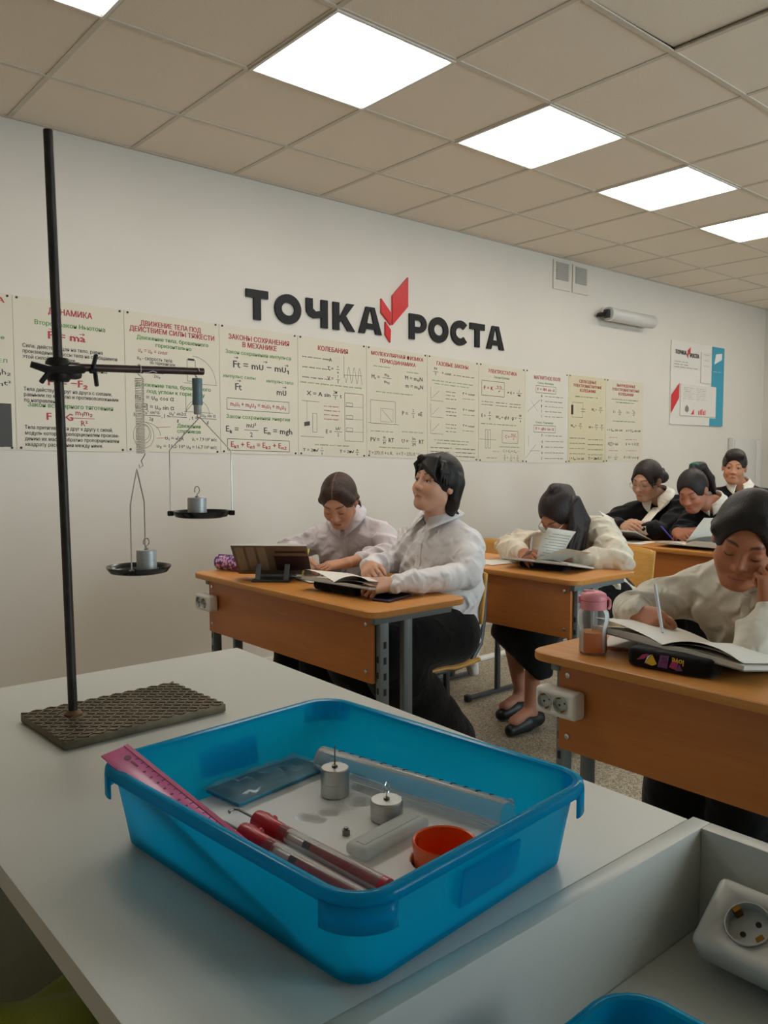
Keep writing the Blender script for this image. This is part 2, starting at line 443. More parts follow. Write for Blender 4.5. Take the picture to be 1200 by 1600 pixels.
lamp_labels = {-1: 'square ceiling panel light at the ceiling edge, only its corner in view',
               1: 'large bright square ceiling panel light, nearest whole one, above the wall lettering',
               3: 'bright square ceiling panel light, second whole one along the row',
               5: 'bright square ceiling panel light, third whole one along the row, near the vents',
               7: 'bright square ceiling panel light at the far end of the row, partly cut off'}
for i, j in LAMPS:
    lab = lamp_labels.get(i) if j == 2 else None
    t = thing('ceiling_light', lab or 'square ceiling panel light in the ceiling, out of the picture', 'ceiling light',
              ((gx[i+4]+gx[i+5])/2, (gy[j]+gy[j+1])/2, CEIL-0.004), 0, 'square panel lights in the ceiling')
    obj('frame', frame_me, M_WHITEMETAL, t); obj('diffuser', diff_me, M_LAMP, t); obj('housing', house_me, M_WHITEMETAL, t)
# ------------------------------------------------------------------ things on the poster wall
M_PAPER = mat('poster_paper', srgb(214, 206, 186), 0.35, spec=0.4, var=0.02, scale=6)
M_RED = mat('print_red', srgb(176, 50, 58), 0.5)
M_GREEN = mat('print_green', srgb(96, 148, 72), 0.5)
M_INK = mat('print_black', srgb(62, 58, 54), 0.5)
M_PIN = mat('pin_dark', srgb(45, 42, 40), 0.4)
PRINT = {'r': M_RED, 'g': M_GREEN, 'k': M_INK}
class Sheet:
    """flat print on the wall: local u to the right, v down, both in metres; one mesh per ink"""
    def __init__(s, w, h): s.w, s.h = w, h; s.parts = {}
    def put(s, ink, me): s.parts.setdefault(ink, []).append(me)
    def t(s, ink, txt, u, v, size, bold=0.012, fit=None, al='CENTER', shear=0.0):
        """fit: width in fractions of the sheet the line is squeezed or stretched to"""
        me = text_mesh(txt, size*s.h*1.24, al, bold, 0, shear, 1)
        if fit and len(me.vertices):
            xs = [q.co.x for q in me.vertices]; k = fit*s.w/max(1e-6, max(xs)-min(xs)); me.transform(Matrix.Diagonal((k, 1, 1, 1)))
        me.transform(Matrix.Translation((u*s.w, -v*s.h, 0))); s.put(ink, me)
    def line(s, ink, u0, v0, u1, v1, th=0.0022):
        a = Vector((u0*s.w, -v0*s.h, 0)); b = Vector((u1*s.w, -v1*s.h, 0)); d = (b-a); n = Vector((-d.y, d.x, 0)).normalized()*th/2
        m = MB(); vs = [m.b.verts.new(p) for p in (a-n, b-n, b+n, a+n)]; m.face(vs); s.put(ink, m.mesh('l'))
    def poly(s, ink, pts, th=0.002, close=False):
        if close: pts = list(pts)+[pts[0]]
        for (a, b), (c, d) in zip(pts, pts[1:]): s.line(ink, a, b, c, d, th)
    def rect(s, ink, u0, v0, u1, v1, th=0.0024): s.poly(ink, [(u0, v0), (u1, v0), (u1, v1), (u0, v1)], th, True)
    def fill(s, ink, pts):
        m = MB(); m.face([m.b.verts.new((u*s.w, -v*s.h, 0)) for u, v in pts]); s.put(ink, m.mesh('f'))
    def circ(s, ink, u, v, ru, rv, n=20, a0=0, a1=2*PI): s.poly(ink, [(u+ru*math.cos(a0+(a1-a0)*k/n), v+rv*math.sin(a0+(a1-a0)*k/n)) for k in range(n+1)])
    def vec(s, ink, u, v, w=0.05): s.line(ink, u-w/2, v, u+w/2, v, 0.003); s.poly(ink, [(u+w/2-0.02, v-0.008), (u+w/2, v), (u+w/2-0.02, v+0.008)], 0.003)
    def frac(s, ink, a, b, u, v, size, w=0.1): s.t(ink, a, u, v-size*0.75, size*0.9); s.line(ink, u-w/2, v, u+w/2, v, 0.003); s.t(ink, b, u, v+size*0.75, size*0.9)
    def fine(s, ink, u, v, w, th=0.012):
        """a line of small print, too small to read: short word-like dashes"""
        rnd = random.Random(int(u*1000+v*7777)); x = u-w/2
        while x < u+w/2-0.02:
            l = min(rnd.uniform(0.04, 0.12), u+w/2-x); h = th*rnd.uniform(0.75, 1.0)
            s.t(ink, ''.join(rnd.choice('амсопрнтиевл') for _ in range(max(2, int(l*60)))), x+l/2, v, h*0.8, 0.006, fit=l); x += l+0.02
    def build(s, parent, M):
        names = {'r': 'red_print', 'g': 'green_print', 'k': 'black_print'}
        for ink, ms in s.parts.items():
            b = bmesh.new()
            for me in ms: b.from_mesh(me); bpy.data.meshes.remove(me)
            me = bpy.data.meshes.new('print'); b.to_mesh(me); b.free(); me.transform(M)
            tag(obj(names.get(ink, 'colour_print'), me, PRINT[ink], parent), kind='stuff')
def wall_M(x, z, sx=0.0, sz=0.0, off=0.0):
    """sheet frame: origin at (x, z) on the wall, u along +X falling by sz per metre, v down leaning by sx"""
    return Matrix(((1, sx, 0, x), (0, 0, -1, WALL_Y-off), (sz, 1, 0, z), (0, 0, 0, 1)))
PX = [1.217, 1.765, 2.319, 2.852, 3.390, 3.936, 4.456, 4.983, 5.531, 6.060, 6.643]
PT = [2.044, 2.034, 2.021, 2.009, 1.992, 1.976, 1.958, 1.947, 1.942, 1.938, 1.936]
PB = [1.310, 1.305, 1.296, 1.285, 1.272, 1.257, 1.237, 1.224, 1.224, 1.223, 1.222]
PX = [0.675]+PX; PT = [2.05]+PT; PB = [1.315]+PB
def P0(s):
    s.t('r', 'КИНЕМАТИКА', 0.60, 0.045, 0.036, 0.03, fit=0.68); s.t('g', 'Равномерное движение', 0.5, 0.12, 0.026, 0.02, fit=0.8); s.t('k', 'x = x₀ + vt     s = vt    v = const', 0.5, 0.2, 0.034)
    s.t('g', 'Равноускоренное движение', 0.5, 0.28, 0.026, 0.02, fit=0.86); s.t('k', 'v = v₀ + at     a = Δv/t', 0.5, 0.36, 0.034); s.t('g', 'СВОБОДНОЕ ПАДЕНИЕ ТЕЛ', 0.5, 0.43, 0.026, 0.02, fit=0.9)
    s.t('k', 'v = v₀ + gt    h = v₀h₁h₂', 0.55, 0.50, 0.04, fit=0.85); s.t('k', 'h = v₀t + gt²/2    v₁t²', 0.55, 0.57, 0.036, fit=0.85)
    s.fill('k', [(0.8, 0.7), (0.97, 0.7), (0.97, 0.98), (0.8, 0.98)]); s.line('k', 0.1, 0.98, 0.9, 0.98)
def P1(s):
    s.t('r', 'ДИНАМИКА', 0.50, 0.075, 0.045, 0.035, fit=0.40); s.t('g', 'Второй закон Ньютона', 0.5, 0.158, 0.034, 0.03, fit=0.64)
    s.t('r', 'F = ma', 0.46, 0.235, 0.058, 0.035, fit=0.34); s.vec('r', 0.325, 0.192); s.vec('r', 0.60, 0.205)
    for k, q in enumerate(('Сила, действующая на тело, равна', 'произведению массы тела на сообщаемое', 'этой силой ускорение.')): s.t('k', q, 0.07, 0.317+k*0.036, 0.028, 0.022, fit=(0.72, 0.86, 0.47)[k], al='LEFT')
    s.t('g', 'Третий закон Ньютона', 0.5, 0.445, 0.034, 0.03, fit=0.66); s.t('r', 'F₁ = −F₂', 0.46, 0.545, 0.055, 0.035, fit=0.36)
    for k, q in enumerate(('Тела действуют друг на друга с силами,', 'равными по модулю и противоположными', 'по направлению.')): s.t('k', q, 0.07, 0.60+k*0.036, 0.028, 0.022, fit=(0.80, 0.86, 0.34)[k], al='LEFT')
    s.t('g', 'Закон всемирного тяготения', 0.49, 0.70, 0.034, 0.03, fit=0.78); s.t('r', 'F = G', 0.38, 0.775, 0.055, 0.035, fit=0.24); s.frac('r', 'm₁m₂', 'R²', 0.60, 0.775, 0.048, 0.2)
    for k, q in enumerate(('Тела притягиваются друг к другу с силой,', 'модуль которой пропорционален произве-', 'дению их масс и обратно пропорционален', 'квадрату расстояния между ними.')): s.t('k', q, 0.07, 0.85+k*0.0375, 0.028, 0.022, fit=(0.80, 0.86, 0.86, 0.70)[k], al='LEFT')
def P2(s):
    s.t('r', 'ДВИЖЕНИЕ ТЕЛА ПОД', 0.48, 0.075, 0.04, 0.035, fit=0.64); s.t('r', 'ДЕЙСТВИЕМ СИЛЫ ТЯЖЕСТИ', 0.50, 0.122, 0.04, 0.035, fit=0.90)
    s.t('g', 'Движение тела, брошенного', 0.50, 0.178, 0.032, 0.03, fit=0.76); s.t('g', 'горизонтально', 0.50, 0.222, 0.032, 0.03, fit=0.38)
    s.t('r', 'υₓ = υ₀ = const', 0.28, 0.27, 0.034, 0.01, fit=0.30, shear=0.2); s.t('k', 'υ₀ - скорость тела', 0.30, 0.325, 0.03, fit=0.36); s.t('k', 'по горизонтали', 0.38, 0.352, 0.026, fit=0.26)
    s.frac('k', 'gt²', '2υ₀', 0.32, 0.425, 0.03, 0.14); s.t('k', 'h =', 0.19, 0.425, 0.03)
    s.rect('k', 0.64, 0.30, 0.73, 0.46); s.fill('k', [(0.65, 0.29), (0.72, 0.29), (0.72, 0.305), (0.65, 0.305)]); s.circ('k', 0.70, 0.47, 0.26, 0.20, 16, -PI/2, 0); s.line('k', 0.6, 0.475, 0.97, 0.475)
    s.t('g', 'Движение тела, брошенного', 0.50, 0.515, 0.032, 0.03, fit=0.80); s.t('g', 'под углом к горизонту', 0.52, 0.56, 0.032, 0.03, fit=0.62)
    s.t('k', 'υ₀ₓ = υ₀ cos α', 0.29, 0.605, 0.038, 0.015, fit=0.40); s.t('k', 'υ₀ᵧ = υ₀ sin α', 0.29, 0.672, 0.038, 0.015, fit=0.40)
    s.line('k', 0.62, 0.56, 0.62, 0.69); s.line('k', 0.6, 0.69, 0.92, 0.69); s.circ('k', 0.75, 0.70, 0.13, 0.1, 14, PI, 2*PI); s.line('k', 0.62, 0.69, 0.70, 0.62)
    s.t('k', 'h =', 0.11, 0.735, 0.034); s.frac('k', 'υ₀² sin²α', '2g', 0.25, 0.735, 0.032, 0.2); s.t('k', ', l =', 0.40, 0.735, 0.034); s.frac('k', 'υ₀² sin2α', 'g', 0.53, 0.735, 0.032, 0.2); s.t('k', ', t =', 0.70, 0.735, 0.034); s.frac('k', '2υ₀ sin α', 'g', 0.86, 0.735, 0.032, 0.2)
    s.circ('k', 0.17, 0.86, 0.06, 0.055); s.circ('k', 0.17, 0.87, 0.075, 0.07); s.circ('k', 0.17, 0.88, 0.105, 0.095); s.circ('k', 0.17, 0.87, 0.17, 0.085, 12, -1.5, 0.1)
    s.line('r', 0.3, 0.82, 0.45, 0.81); s.line('r', 0.3, 0.90, 0.42, 0.89)
    s.t('g', 'Движение', 0.65, 0.80, 0.032, 0.03, fit=0.26); s.t('g', 'спутников', 0.65, 0.84, 0.032, 0.03, fit=0.26)
    s.t('k', 'υ₁ = √gR', 0.49, 0.895, 0.032, 0.01, fit=0.2); s.t('k', 'υ₁ = 7,9·10³ м/с', 0.82, 0.895, 0.03, 0.01, fit=0.28); s.t('k', 'υ₂ = 11,2·10³', 0.45, 0.955, 0.03, 0.01, fit=0.30); s.t('k', 'υ₃ = 16,7·10³ м/с', 0.79, 0.955, 0.03, 0.01, fit=0.34)
def P3(s):
    s.t('r', 'ЗАКОНЫ СОХРАНЕНИЯ', 0.50, 0.088, 0.044, 0.035, fit=0.78); s.t('r', 'В МЕХАНИКЕ', 0.50, 0.14, 0.044, 0.035, fit=0.44); s.t('g', 'Закон сохранения импульса', 0.49, 0.205, 0.034, 0.02, fit=0.84)
    s.t('k', 'Ft = mυ − mυ₁', 0.52, 0.30, 0.062, 0.02, fit=0.72); s.vec('k', 0.20, 0.245); s.vec('k', 0.57, 0.255); s.vec('k', 0.85, 0.265)
    s.t('g', 'импульс силы', 0.24, 0.395, 0.03, 0.02, fit=0.40); s.t('g', 'импульс тела', 0.76, 0.405, 0.03, 0.02, fit=0.36); s.t('k', 'Ft', 0.22, 0.475, 0.062, 0.02); s.t('k', 'mυ', 0.78, 0.49, 0.06, 0.02); s.vec('k', 0.23, 0.425); s.vec('k', 0.82, 0.445)
    s.rect('k', 0.08, 0.565, 0.88, 0.655, 0.003); s.t('r', 'm₁υ₁ + m₂υ₂ = m₁υ₁ + m₂υ₂', 0.48, 0.61, 0.042, 0.015, fit=0.72)
    s.t('g', 'Закон сохранения энергии', 0.48, 0.71, 0.034, 0.02, fit=0.82); s.t('k', 'Eₖ =', 0.14, 0.81, 0.055, 0.02); s.frac('k', 'mυ²', '2', 0.38, 0.81, 0.05, 0.18); s.t('k', 'Eₙ = mgh', 0.73, 0.81, 0.055, 0.02, fit=0.38)
    s.rect('k', 0.08, 0.885, 0.88, 0.975, 0.003); s.t('r', 'Eₖ₁ + Eₙ₁ = Eₖ₂ + Eₙ₂', 0.48, 0.93, 0.05, 0.02, fit=0.72)
def P4(s):
    s.t('r', 'КОЛЕБАНИЯ', 0.50, 0.085, 0.045, 0.035, fit=0.44)
    for k, q in enumerate(('A', '', '')):
        s.fine('k', 0.26, 0.17+k*0.085, 0.40, 0.02)
    s.t('k', 'A', 0.46, 0.17, 0.035, 0.02); s.t('k', 'T =', 0.46, 0.245, 0.036, 0.02); s.frac('k', 't', 'n', 0.57, 0.245, 0.032, 0.05); s.t('k', 'V =', 0.46, 0.33, 0.036, 0.02); s.frac('k', '1', 'T', 0.57, 0.33, 0.032, 0.05)
    s.line('k', 0.66, 0.12, 0.66, 0.31); s.line('k', 0.66, 0.285, 0.94, 0.275); s.poly('k', [(0.67+0.27*q/40, 0.28+0.07*math.sin(q/40*6.5*PI)) for q in range(41)]); s.fine('g', 0.48, 0.385, 0.9, 0.02)
    s.t('k', 'X = A sin', 0.29, 0.475, 0.042, 0.02, fit=0.34); s.frac('k', '2π', 'T', 0.53, 0.47, 0.034, 0.08); s.t('k', 't', 0.61, 0.475, 0.042, 0.02)
    s.line('k', 0.05, 0.54, 0.30, 0.54); s.line('k', 0.12, 0.54, 0.12, 0.72, 0.0015); s.fill('k', [(0.08, 0.72), (0.16, 0.71), (0.16, 0.745), (0.08, 0.755)]); s.rect('k', 0.20, 0.64, 0.26, 0.80); s.line('k', 0.03, 0.84, 0.36, 0.84)
    for k in range(4): s.fine('r', 0.48, 0.57+k*0.037, 0.24, 0.018)
    s.t('k', 'E =', 0.43, 0.79, 0.04, 0.02); s.frac('k', 'kA²', '2', 0.57, 0.785, 0.036, 0.12)
    s.rect('k', 0.67, 0.44, 0.95, 0.86)
    for k in range(3): s.line('k', 0.67, 0.56+k*0.11, 0.95, 0.555+k*0.11, 0.0015); s.rect('k', 0.69, 0.525+k*0.11, 0.79, 0.555+k*0.11)
    s.fine('g', 0.48, 0.905, 0.5, 0.02); s.t('k', 'T = 2π√', 0.17, 0.955, 0.03, 0.02, fit=0.22); s.frac('k', 'l', 'g', 0.33, 0.955, 0.026, 0.05); s.t('k', 'T = 2π√', 0.70, 0.955, 0.03, 0.02, fit=0.22); s.frac('k', 'm', 'k', 0.86, 0.955, 0.026, 0.06)
def P5(s):
    s.t('r', 'МОЛЕКУЛЯРНАЯ ФИЗИКА', 0.50, 0.06, 0.038, 0.03, fit=0.86); s.t('r', 'ТЕРМОДИНАМИКА', 0.50, 0.12, 0.038, 0.03, fit=0.60); s.fine('g', 0.26, 0.17, 0.3, 0.018); s.fine('g', 0.75, 0.19, 0.2, 0.018)
    s.t('k', 'Mᵣ =', 0.14, 0.27, 0.042, 0.015); s.frac('k', 'm₀', 'm₁₂', 0.32, 0.27, 0.042, 0.14); s.t('k', 'M = m₀N', 0.77, 0.245, 0.042, 0.015, fit=0.3); s.t('k', 'm = m₀N', 0.78, 0.32, 0.042, 0.015, fit=0.3); s.fine('g', 0.45, 0.40, 0.6, 0.018)
    s.rect('k', 0.06, 0.48, 0.46, 0.69); s.line('k', 0.02, 0.69, 0.52, 0.69); s.rect('k', 0.22, 0.55, 0.42, 0.67, 0.0015); s.line('k', 0.24, 0.56, 0.40, 0.66)
    s.t('k', 'P =', 0.62, 0.58, 0.045, 0.02); s.frac('k', '2', '3', 0.76, 0.575, 0.038, 0.06); s.t('k', 'nE', 0.88, 0.575, 0.045, 0.02); s.fine('g', 0.24, 0.76, 0.36, 0.018); s.fine('g', 0.75, 0.75, 0.36, 0.018)
    s.t('k', 'PV =', 0.13, 0.84, 0.045, 0.02); s.frac('k', 'm', 'M', 0.28, 0.84, 0.036, 0.07); s.t('k', 'RT', 0.39, 0.84, 0.045, 0.02); s.t('k', 'U =', 0.62, 0.84, 0.045, 0.02); s.frac('k', '3m', '2M', 0.77, 0.84, 0.036, 0.09); s.t('k', 'RT', 0.90, 0.84, 0.045, 0.02)
    s.fine('g', 0.45, 0.905, 0.5, 0.018); s.t('k', 'T = 273,15 + t, K,    t = T − 273,15 °C', 0.45, 0.96, 0.034, 0.01, fit=0.84)
def P6(s):
    s.t('r', 'ГАЗОВЫЕ ЗАКОНЫ', 0.48, 0.07, 0.042, 0.03, fit=0.62); s.frac('k', 'PV', 'T', 0.15, 0.15, 0.034, 0.1); s.t('k', '= const', 0.36, 0.155, 0.034, 0.01); s.fine('k', 0.70, 0.16, 0.42, 0.018); s.fine('g', 0.48, 0.235, 0.8, 0.018); s.fine('g', 0.48, 0.265, 0.7, 0.018)
    for k in range(3):
        v = 0.33+k*0.16; s.line('k', 0.06, v-0.03, 0.06, v+0.1); s.line('k', 0.06, v+0.1, 0.3, v+0.1); s.line('k', 0.08, v+0.08, 0.22, v, 0.0018)
        for q in range(3): s.fine('k', 0.45, v+q*0.035, 0.2, 0.018)
        s.t('k', ('P = const', 'V = const', 'T = const')[k], 0.80, v, 0.028, fit=0.24); s.fine('g', 0.8, v+0.05, 0.24, 0.016)
    s.fine('g', 0.48, 0.81, 0.7, 0.02); s.fine('g', 0.48, 0.84, 0.6, 0.02)
    for k in range(3): s.fine('k', 0.26, 0.885+k*0.038, 0.4, 0.018); s.fine('k', 0.74, 0.885+k*0.038, 0.4, 0.018)
def P7(s):
    s.t('r', 'ЭЛЕКТРОСТАТИКА', 0.50, 0.07, 0.042, 0.03, fit=0.62); s.t('g', 'Закон Кулона', 0.48, 0.125, 0.026, fit=0.34); s.rect('k', 0.06, 0.17, 0.54, 0.32, 0.003); s.t('r', 'F = K', 0.20, 0.245, 0.045, 0.02, fit=0.2); s.frac('r', 'q₁·q₂', 'r²', 0.43, 0.24, 0.036, 0.18)
    s.t('k', '⇒ K =', 0.68, 0.27, 0.036, 0.01); s.frac('k', '1', '4πε', 0.87, 0.265, 0.03, 0.12)
    for q in range(3):
        for k in range(2): s.fine('k', 0.18+q*0.3, 0.385+k*0.03, 0.24, 0.018)
    s.t('k', 'E =', 0.10, 0.53, 0.04, 0.01); s.frac('k', 'F', 'q', 0.23, 0.525, 0.034, 0.07); s.t('k', 'Wₙ = qEd', 0.50, 0.535, 0.038, 0.01, fit=0.28); s.t('k', 'φ =', 0.76, 0.535, 0.04, 0.01); s.frac('k', 'W', 'q', 0.90, 0.53, 0.034, 0.08); s.fine('g', 0.45, 0.61, 0.8, 0.018)
    s.rect('k', 0.14, 0.67, 0.18, 0.86); s.rect('k', 0.21, 0.67, 0.25, 0.86); s.line('k', 0.02, 0.77, 0.38, 0.77); s.rect('k', 0.5, 0.67, 0.85, 0.80, 0.003); s.t('r', 'C =', 0.61, 0.735, 0.04, 0.02); s.frac('r', 'εε₀S', 'd', 0.75, 0.73, 0.032, 0.16)
    s.fine('g', 0.68, 0.84, 0.46, 0.018); s.fine('r', 0.38, 0.89, 0.16, 0.014); s.t('k', 'C = C₁ + C₂ ···', 0.70, 0.885, 0.03, 0.01, fit=0.36); s.fine('r', 0.28, 0.96, 0.22, 0.014); s.frac('k', '1', 'C', 0.56, 0.955, 0.028, 0.05); s.t('k', '=', 0.62, 0.955, 0.03); s.frac('k', '1', 'C₁', 0.70, 0.955, 0.028, 0.06); s.t('k', '+', 0.77, 0.955, 0.03); s.frac('k', '1', 'C₂', 0.85, 0.955, 0.028, 0.06)
def P8(s):
    s.t('r', 'МАГНИТНОЕ ПОЛЕ', 0.50, 0.075, 0.042, 0.03, fit=0.62); s.t('g', 'Сила Ампера', 0.46, 0.13, 0.024, fit=0.36); s.rect('k', 0.24, 0.16, 0.70, 0.235, 0.003); s.t('r', 'F = IBl sin α', 0.47, 0.198, 0.036, 0.015, fit=0.4)
    for k, q in enumerate('AFBIl'): s.t('k', q, 0.37, 0.27+k*0.055, 0.034, 0.01); s.fine('k', 0.66, 0.27+k*0.055, 0.42, 0.016)
    s.line('k', 0.05, 0.45, 0.34, 0.31); s.line('k', 0.12, 0.32, 0.28, 0.44, 0.0015); s.t('g', 'Сила Лоренца', 0.44, 0.56, 0.024, fit=0.4); s.rect('k', 0.20, 0.59, 0.70, 0.665, 0.003); s.t('r', 'F = qBυ sin α', 0.45, 0.628, 0.036, 0.015, fit=0.42)
    for k, q in enumerate('FqBυl'): s.t('k', q, 0.39, 0.70+k*0.063, 0.034, 0.01); s.fine('k', 0.68, 0.70+k*0.063, 0.44, 0.016)
    s.line('k', 0.08, 0.70, 0.08, 0.82); s.line('k', 0.02, 0.95, 0.25, 0.80); s.line('k', 0.12, 0.87, 0.34, 0.87)
def P9(s):
    for k, q in enumerate(('СВОБОДНЫЕ', 'ЭЛЕКТРОМАГНИТНЫЕ', 'КОЛЕБАНИЯ')): s.t('r', q, 0.50, 0.065+k*0.052, 0.038, 0.03, fit=(0.46, 0.76, 0.42)[k])
    s.fine('g', 0.48, 0.24, 0.6, 0.022); s.rect('k', 0.10, 0.31, 0.38, 0.48); s.fill('k', [(0.07, 0.34), (0.13, 0.34), (0.13, 0.45), (0.07, 0.45)]); s.line('k', 0.33, 0.38, 0.45, 0.38, 0.004); s.line('k', 0.33, 0.41, 0.45, 0.41, 0.004)
    s.t('k', 'Wₑ =', 0.68, 0.38, 0.036, 0.01); s.frac('k', 'CU²', '2', 0.86, 0.38, 0.03, 0.12); s.t('k', 'Wₘ =', 0.14, 0.58, 0.036, 0.01); s.frac('k', 'LI²', '2', 0.32, 0.58, 0.03, 0.1); s.t('k', 'W =', 0.60, 0.59, 0.036, 0.01); s.frac('k', 'CU²', '2', 0.75, 0.585, 0.03, 0.1); s.frac('k', 'LI²', '2', 0.90, 0.585, 0.03, 0.1)
    for k in range(4): s.fine('k' if k < 2 else 'g', 0.25, 0.72+k*0.06, 0.4, 0.018); s.fine('k' if k < 2 else 'g', 0.73, 0.73+k*0.06, 0.4, 0.018)
    s.t('k', 'i = Iₘ cos ωt', 0.24, 0.955, 0.036, 0.01, fit=0.38); s.t('k', 'T = 2π√LC', 0.73, 0.955, 0.036, 0.01, fit=0.38)
def P10(s):
    for k, q in enumerate(('ВЫНУЖДЕННЫЕ', 'ЭЛЕКТРОМАГНИТНЫЕ', 'КОЛЕБАНИЯ')): s.t('r', q, 0.52, 0.065+k*0.052, 0.038, 0.03, fit=(0.50, 0.74, 0.40)[k])
    s.fine('g', 0.5, 0.235, 0.7, 0.022); s.fine('g', 0.5, 0.27, 0.5, 0.022); s.t('k', 'I =', 0.22, 0.39, 0.036, 0.01); s.frac('k', 'Iₘ', '√2', 0.36, 0.39, 0.032, 0.1); s.t('k', 'U =', 0.58, 0.39, 0.036, 0.01); s.frac('k', 'Uₘ', '√2', 0.74, 0.39, 0.032, 0.1)
    s.fine('g', 0.48, 0.50, 0.6, 0.022); s.t('k', 'i = Iₘ sin ωt', 0.24, 0.61, 0.034, 0.01, fit=0.4); s.t('k', 'u = Uₘ sin ωt', 0.74, 0.61, 0.034, 0.01, fit=0.4); s.fine('r', 0.22, 0.70, 0.24, 0.016); s.fine('r', 0.70, 0.72, 0.34, 0.016)
    s.t('k', 'X꜀ = ωL', 0.2, 0.78, 0.036, 0.01, fit=0.28); s.t('k', 'I = U/Z', 0.72, 0.78, 0.036, 0.01, fit=0.36); s.fine('r', 0.22, 0.86, 0.24, 0.016); s.fine('r', 0.70, 0.86, 0.3, 0.016); s.t('k', 'X =', 0.12, 0.945, 0.036, 0.01); s.frac('k', '1', 'ωC', 0.28, 0.94, 0.03, 0.1); s.t('k', 'P = IU cos φ', 0.70, 0.945, 0.036, 0.01, fit=0.4)
poster_labels = ['physics chart on kinematics cut off by the left edge of the photo', 'physics chart headed dynamics behind the metal stand rod', 'physics chart on motion under gravity behind the hanging spring and pans',
    'physics chart on conservation laws with two framed red formulas', 'physics chart headed oscillations with a sine curve', 'physics chart on molecular physics, second of two charts above the seated pair, under the red emblem',
    'physics chart headed gas laws with three small graphs', 'physics chart headed electrostatics with a boxed red formula at its top left', 'physics chart headed magnetic field, paler strip with two boxed formulas', 'yellowish physics chart on free electromagnetic oscillations with a circuit drawing', 'last physics chart of the row, on forced electromagnetic oscillations']
poster_labels[5] = 'physics chart on molecular physics under the red emblem'
for i, fn in enumerate((P0, P1, P2, P3, P4, P5, P6, P7, P8, P9, P10)):
    x0, x1 = PX[i]+0.002, PX[i+1]-0.002; w, h = x1-x0, PT[i]-PB[i]
    sz = (PT[i+1]-PT[i])/w
    M = wall_M(x0, PT[i], 0.0, sz, 0.0)
    t = thing('physics_poster', poster_labels[i], 'poster', ((x0+x1)/2, WALL_Y, (PT[i]+PB[i])/2), 0, 'physics charts in a row on the wall')
    M = Matrix.Translation(-Vector(t.location)) @ M
    b = MB(); b.prism([(0, 0), (w, 0), (w, -h), (0, -h)], 0.003, M)
    tint = M_PAPER if i != 9 else mat('poster_paper_yellow', srgb(212, 202, 170), 0.35)
    if i == 8: tint = mat('poster_paper_white', srgb(218, 213, 200), 0.35)
    obj('sheet', b, tint, t)
    s = Sheet(w, h); fn(s); s.build(t, M @ Matrix.Translation((0, 0, 0.0036)))
    for u in (0.035, 0.965):
        for v in (0.012, 0.985):
            if (u > 0.5 and i < 10) or (u < 0.5): obj('pin', MB().lathe([(0.006, 0), (0.006, 0.003), (0.003, 0.005)], 8, M @ Matrix.Translation((u*w, -v*h, 0.003))), M_PIN, t)
# lettering: black letters and a red three-piece arrow
M_SIGN = mat('black_plastic', srgb(14, 11, 11), 0.45, spec=0.3); M_EMB = mat('red_plastic', srgb(204, 34, 38), 0.3)
sign = thing('wall_sign', 'black and red raised wall lettering above the row of charts', 'sign', (3.6, WALL_Y, 2.15))
def letter(polys, x):
    m = MB()
    for poly in polys: m.prism(poly, 0.014, Matrix.Translation(-Vector(sign.location)) @ wall_M(x, 2.068))
    obj('letter', m, M_SIGN, sign)
H = 0.171; K = 0.046
def ring_letter(x, w, a0=0.0, a1=2*PI, th=0.047):
    m = MB(); n = 28; M = Matrix.Translation(-Vector(sign.location)) @ wall_M(x, 2.068); rings = []
    for k in range(n+1):
        a = a0+(a1-a0)*k/n; c, s = math.cos(a), math.sin(a)
        o = Vector((w/2+w/2*c, H/2+H/2*1.03*s, 0)); q = Vector((w/2+(w/2-th)*c, H/2+(H/2-th)*s, 0))
        rings.append([M @ Vector((p.x, p.y, z)) for p, z in ((o, 0), (o, 0.014), (q, 0.014), (q, 0))])
    full = a1-a0 > 6.2
    m.loft(rings, not full, not full); obj('letter', m, M_SIGN, sign)
letter([[(0, H), (0.148, H), (0.148, H-K), (0, H-K)], [(0.05, H-K), (0.098, H-K), (0.098, 0), (0.05, 0)]], 2.494)
ring_letter(2.688, 0.188)
letter([[(0.112, H), (0.162, H), (0.162, 0), (0.112, 0)], [(0, H), (0.048, H), (0.048, 0.108), (0.0, 0.108)], [(0.0, 0.11), (0.048, 0.11), (0.07, 0.095), (0.113, 0.103), (0.113, 0.060), (0.055, 0.052), (0.022, 0.064), (0.004, 0.085)]], 2.914)
letter([[(0, 0), (0.048, 0), (0.048, H), (0, H)], [(0.047, 0.07), (0.11, H), (0.168, H), (0.10, 0.092), (0.174, 0), (0.115, 0), (0.066, 0.062), (0.047, 0.045)]], 3.118)
A_ = [[(0, 0), (0.05, 0), (0.062, 0.035), (0.0805, 0.113), (0.1, 0.171), (0.062, H)], [(0.194, 0), (0.144, 0), (0.132, 0.035), (0.113, 0.113), (0.095, 0.171), (0.132, H)], [(0.058, 0.03), (0.136, 0.03), (0.126, 0.066), (0.068, 0.066)]]
letter(A_, 3.322)
def arc(x, w, h0, h1, n=10): return [(x+w*math.cos(a), (h0+h1)/2+(h1-h0)/2*math.sin(a)) for a in [(-PI/2+PI*k/n) for k in range(n+1)]]
m = MB(); M = Matrix.Translation(-Vector(sign.location)) @ wall_M(3.762, 2.068); m.prism([(0, 0), (0.048, 0), (0.048, H), (0, H)], 0.014, M)
o = arc(0.085, 0.075, 0.046, H); q = arc(0.085, 0.030, 0.086, H-0.04); o = [(0.047, 0.046)]+o+[(0.047, H)]; q = [(0.047, 0.086)]+q+[(0.047, H-0.04)]
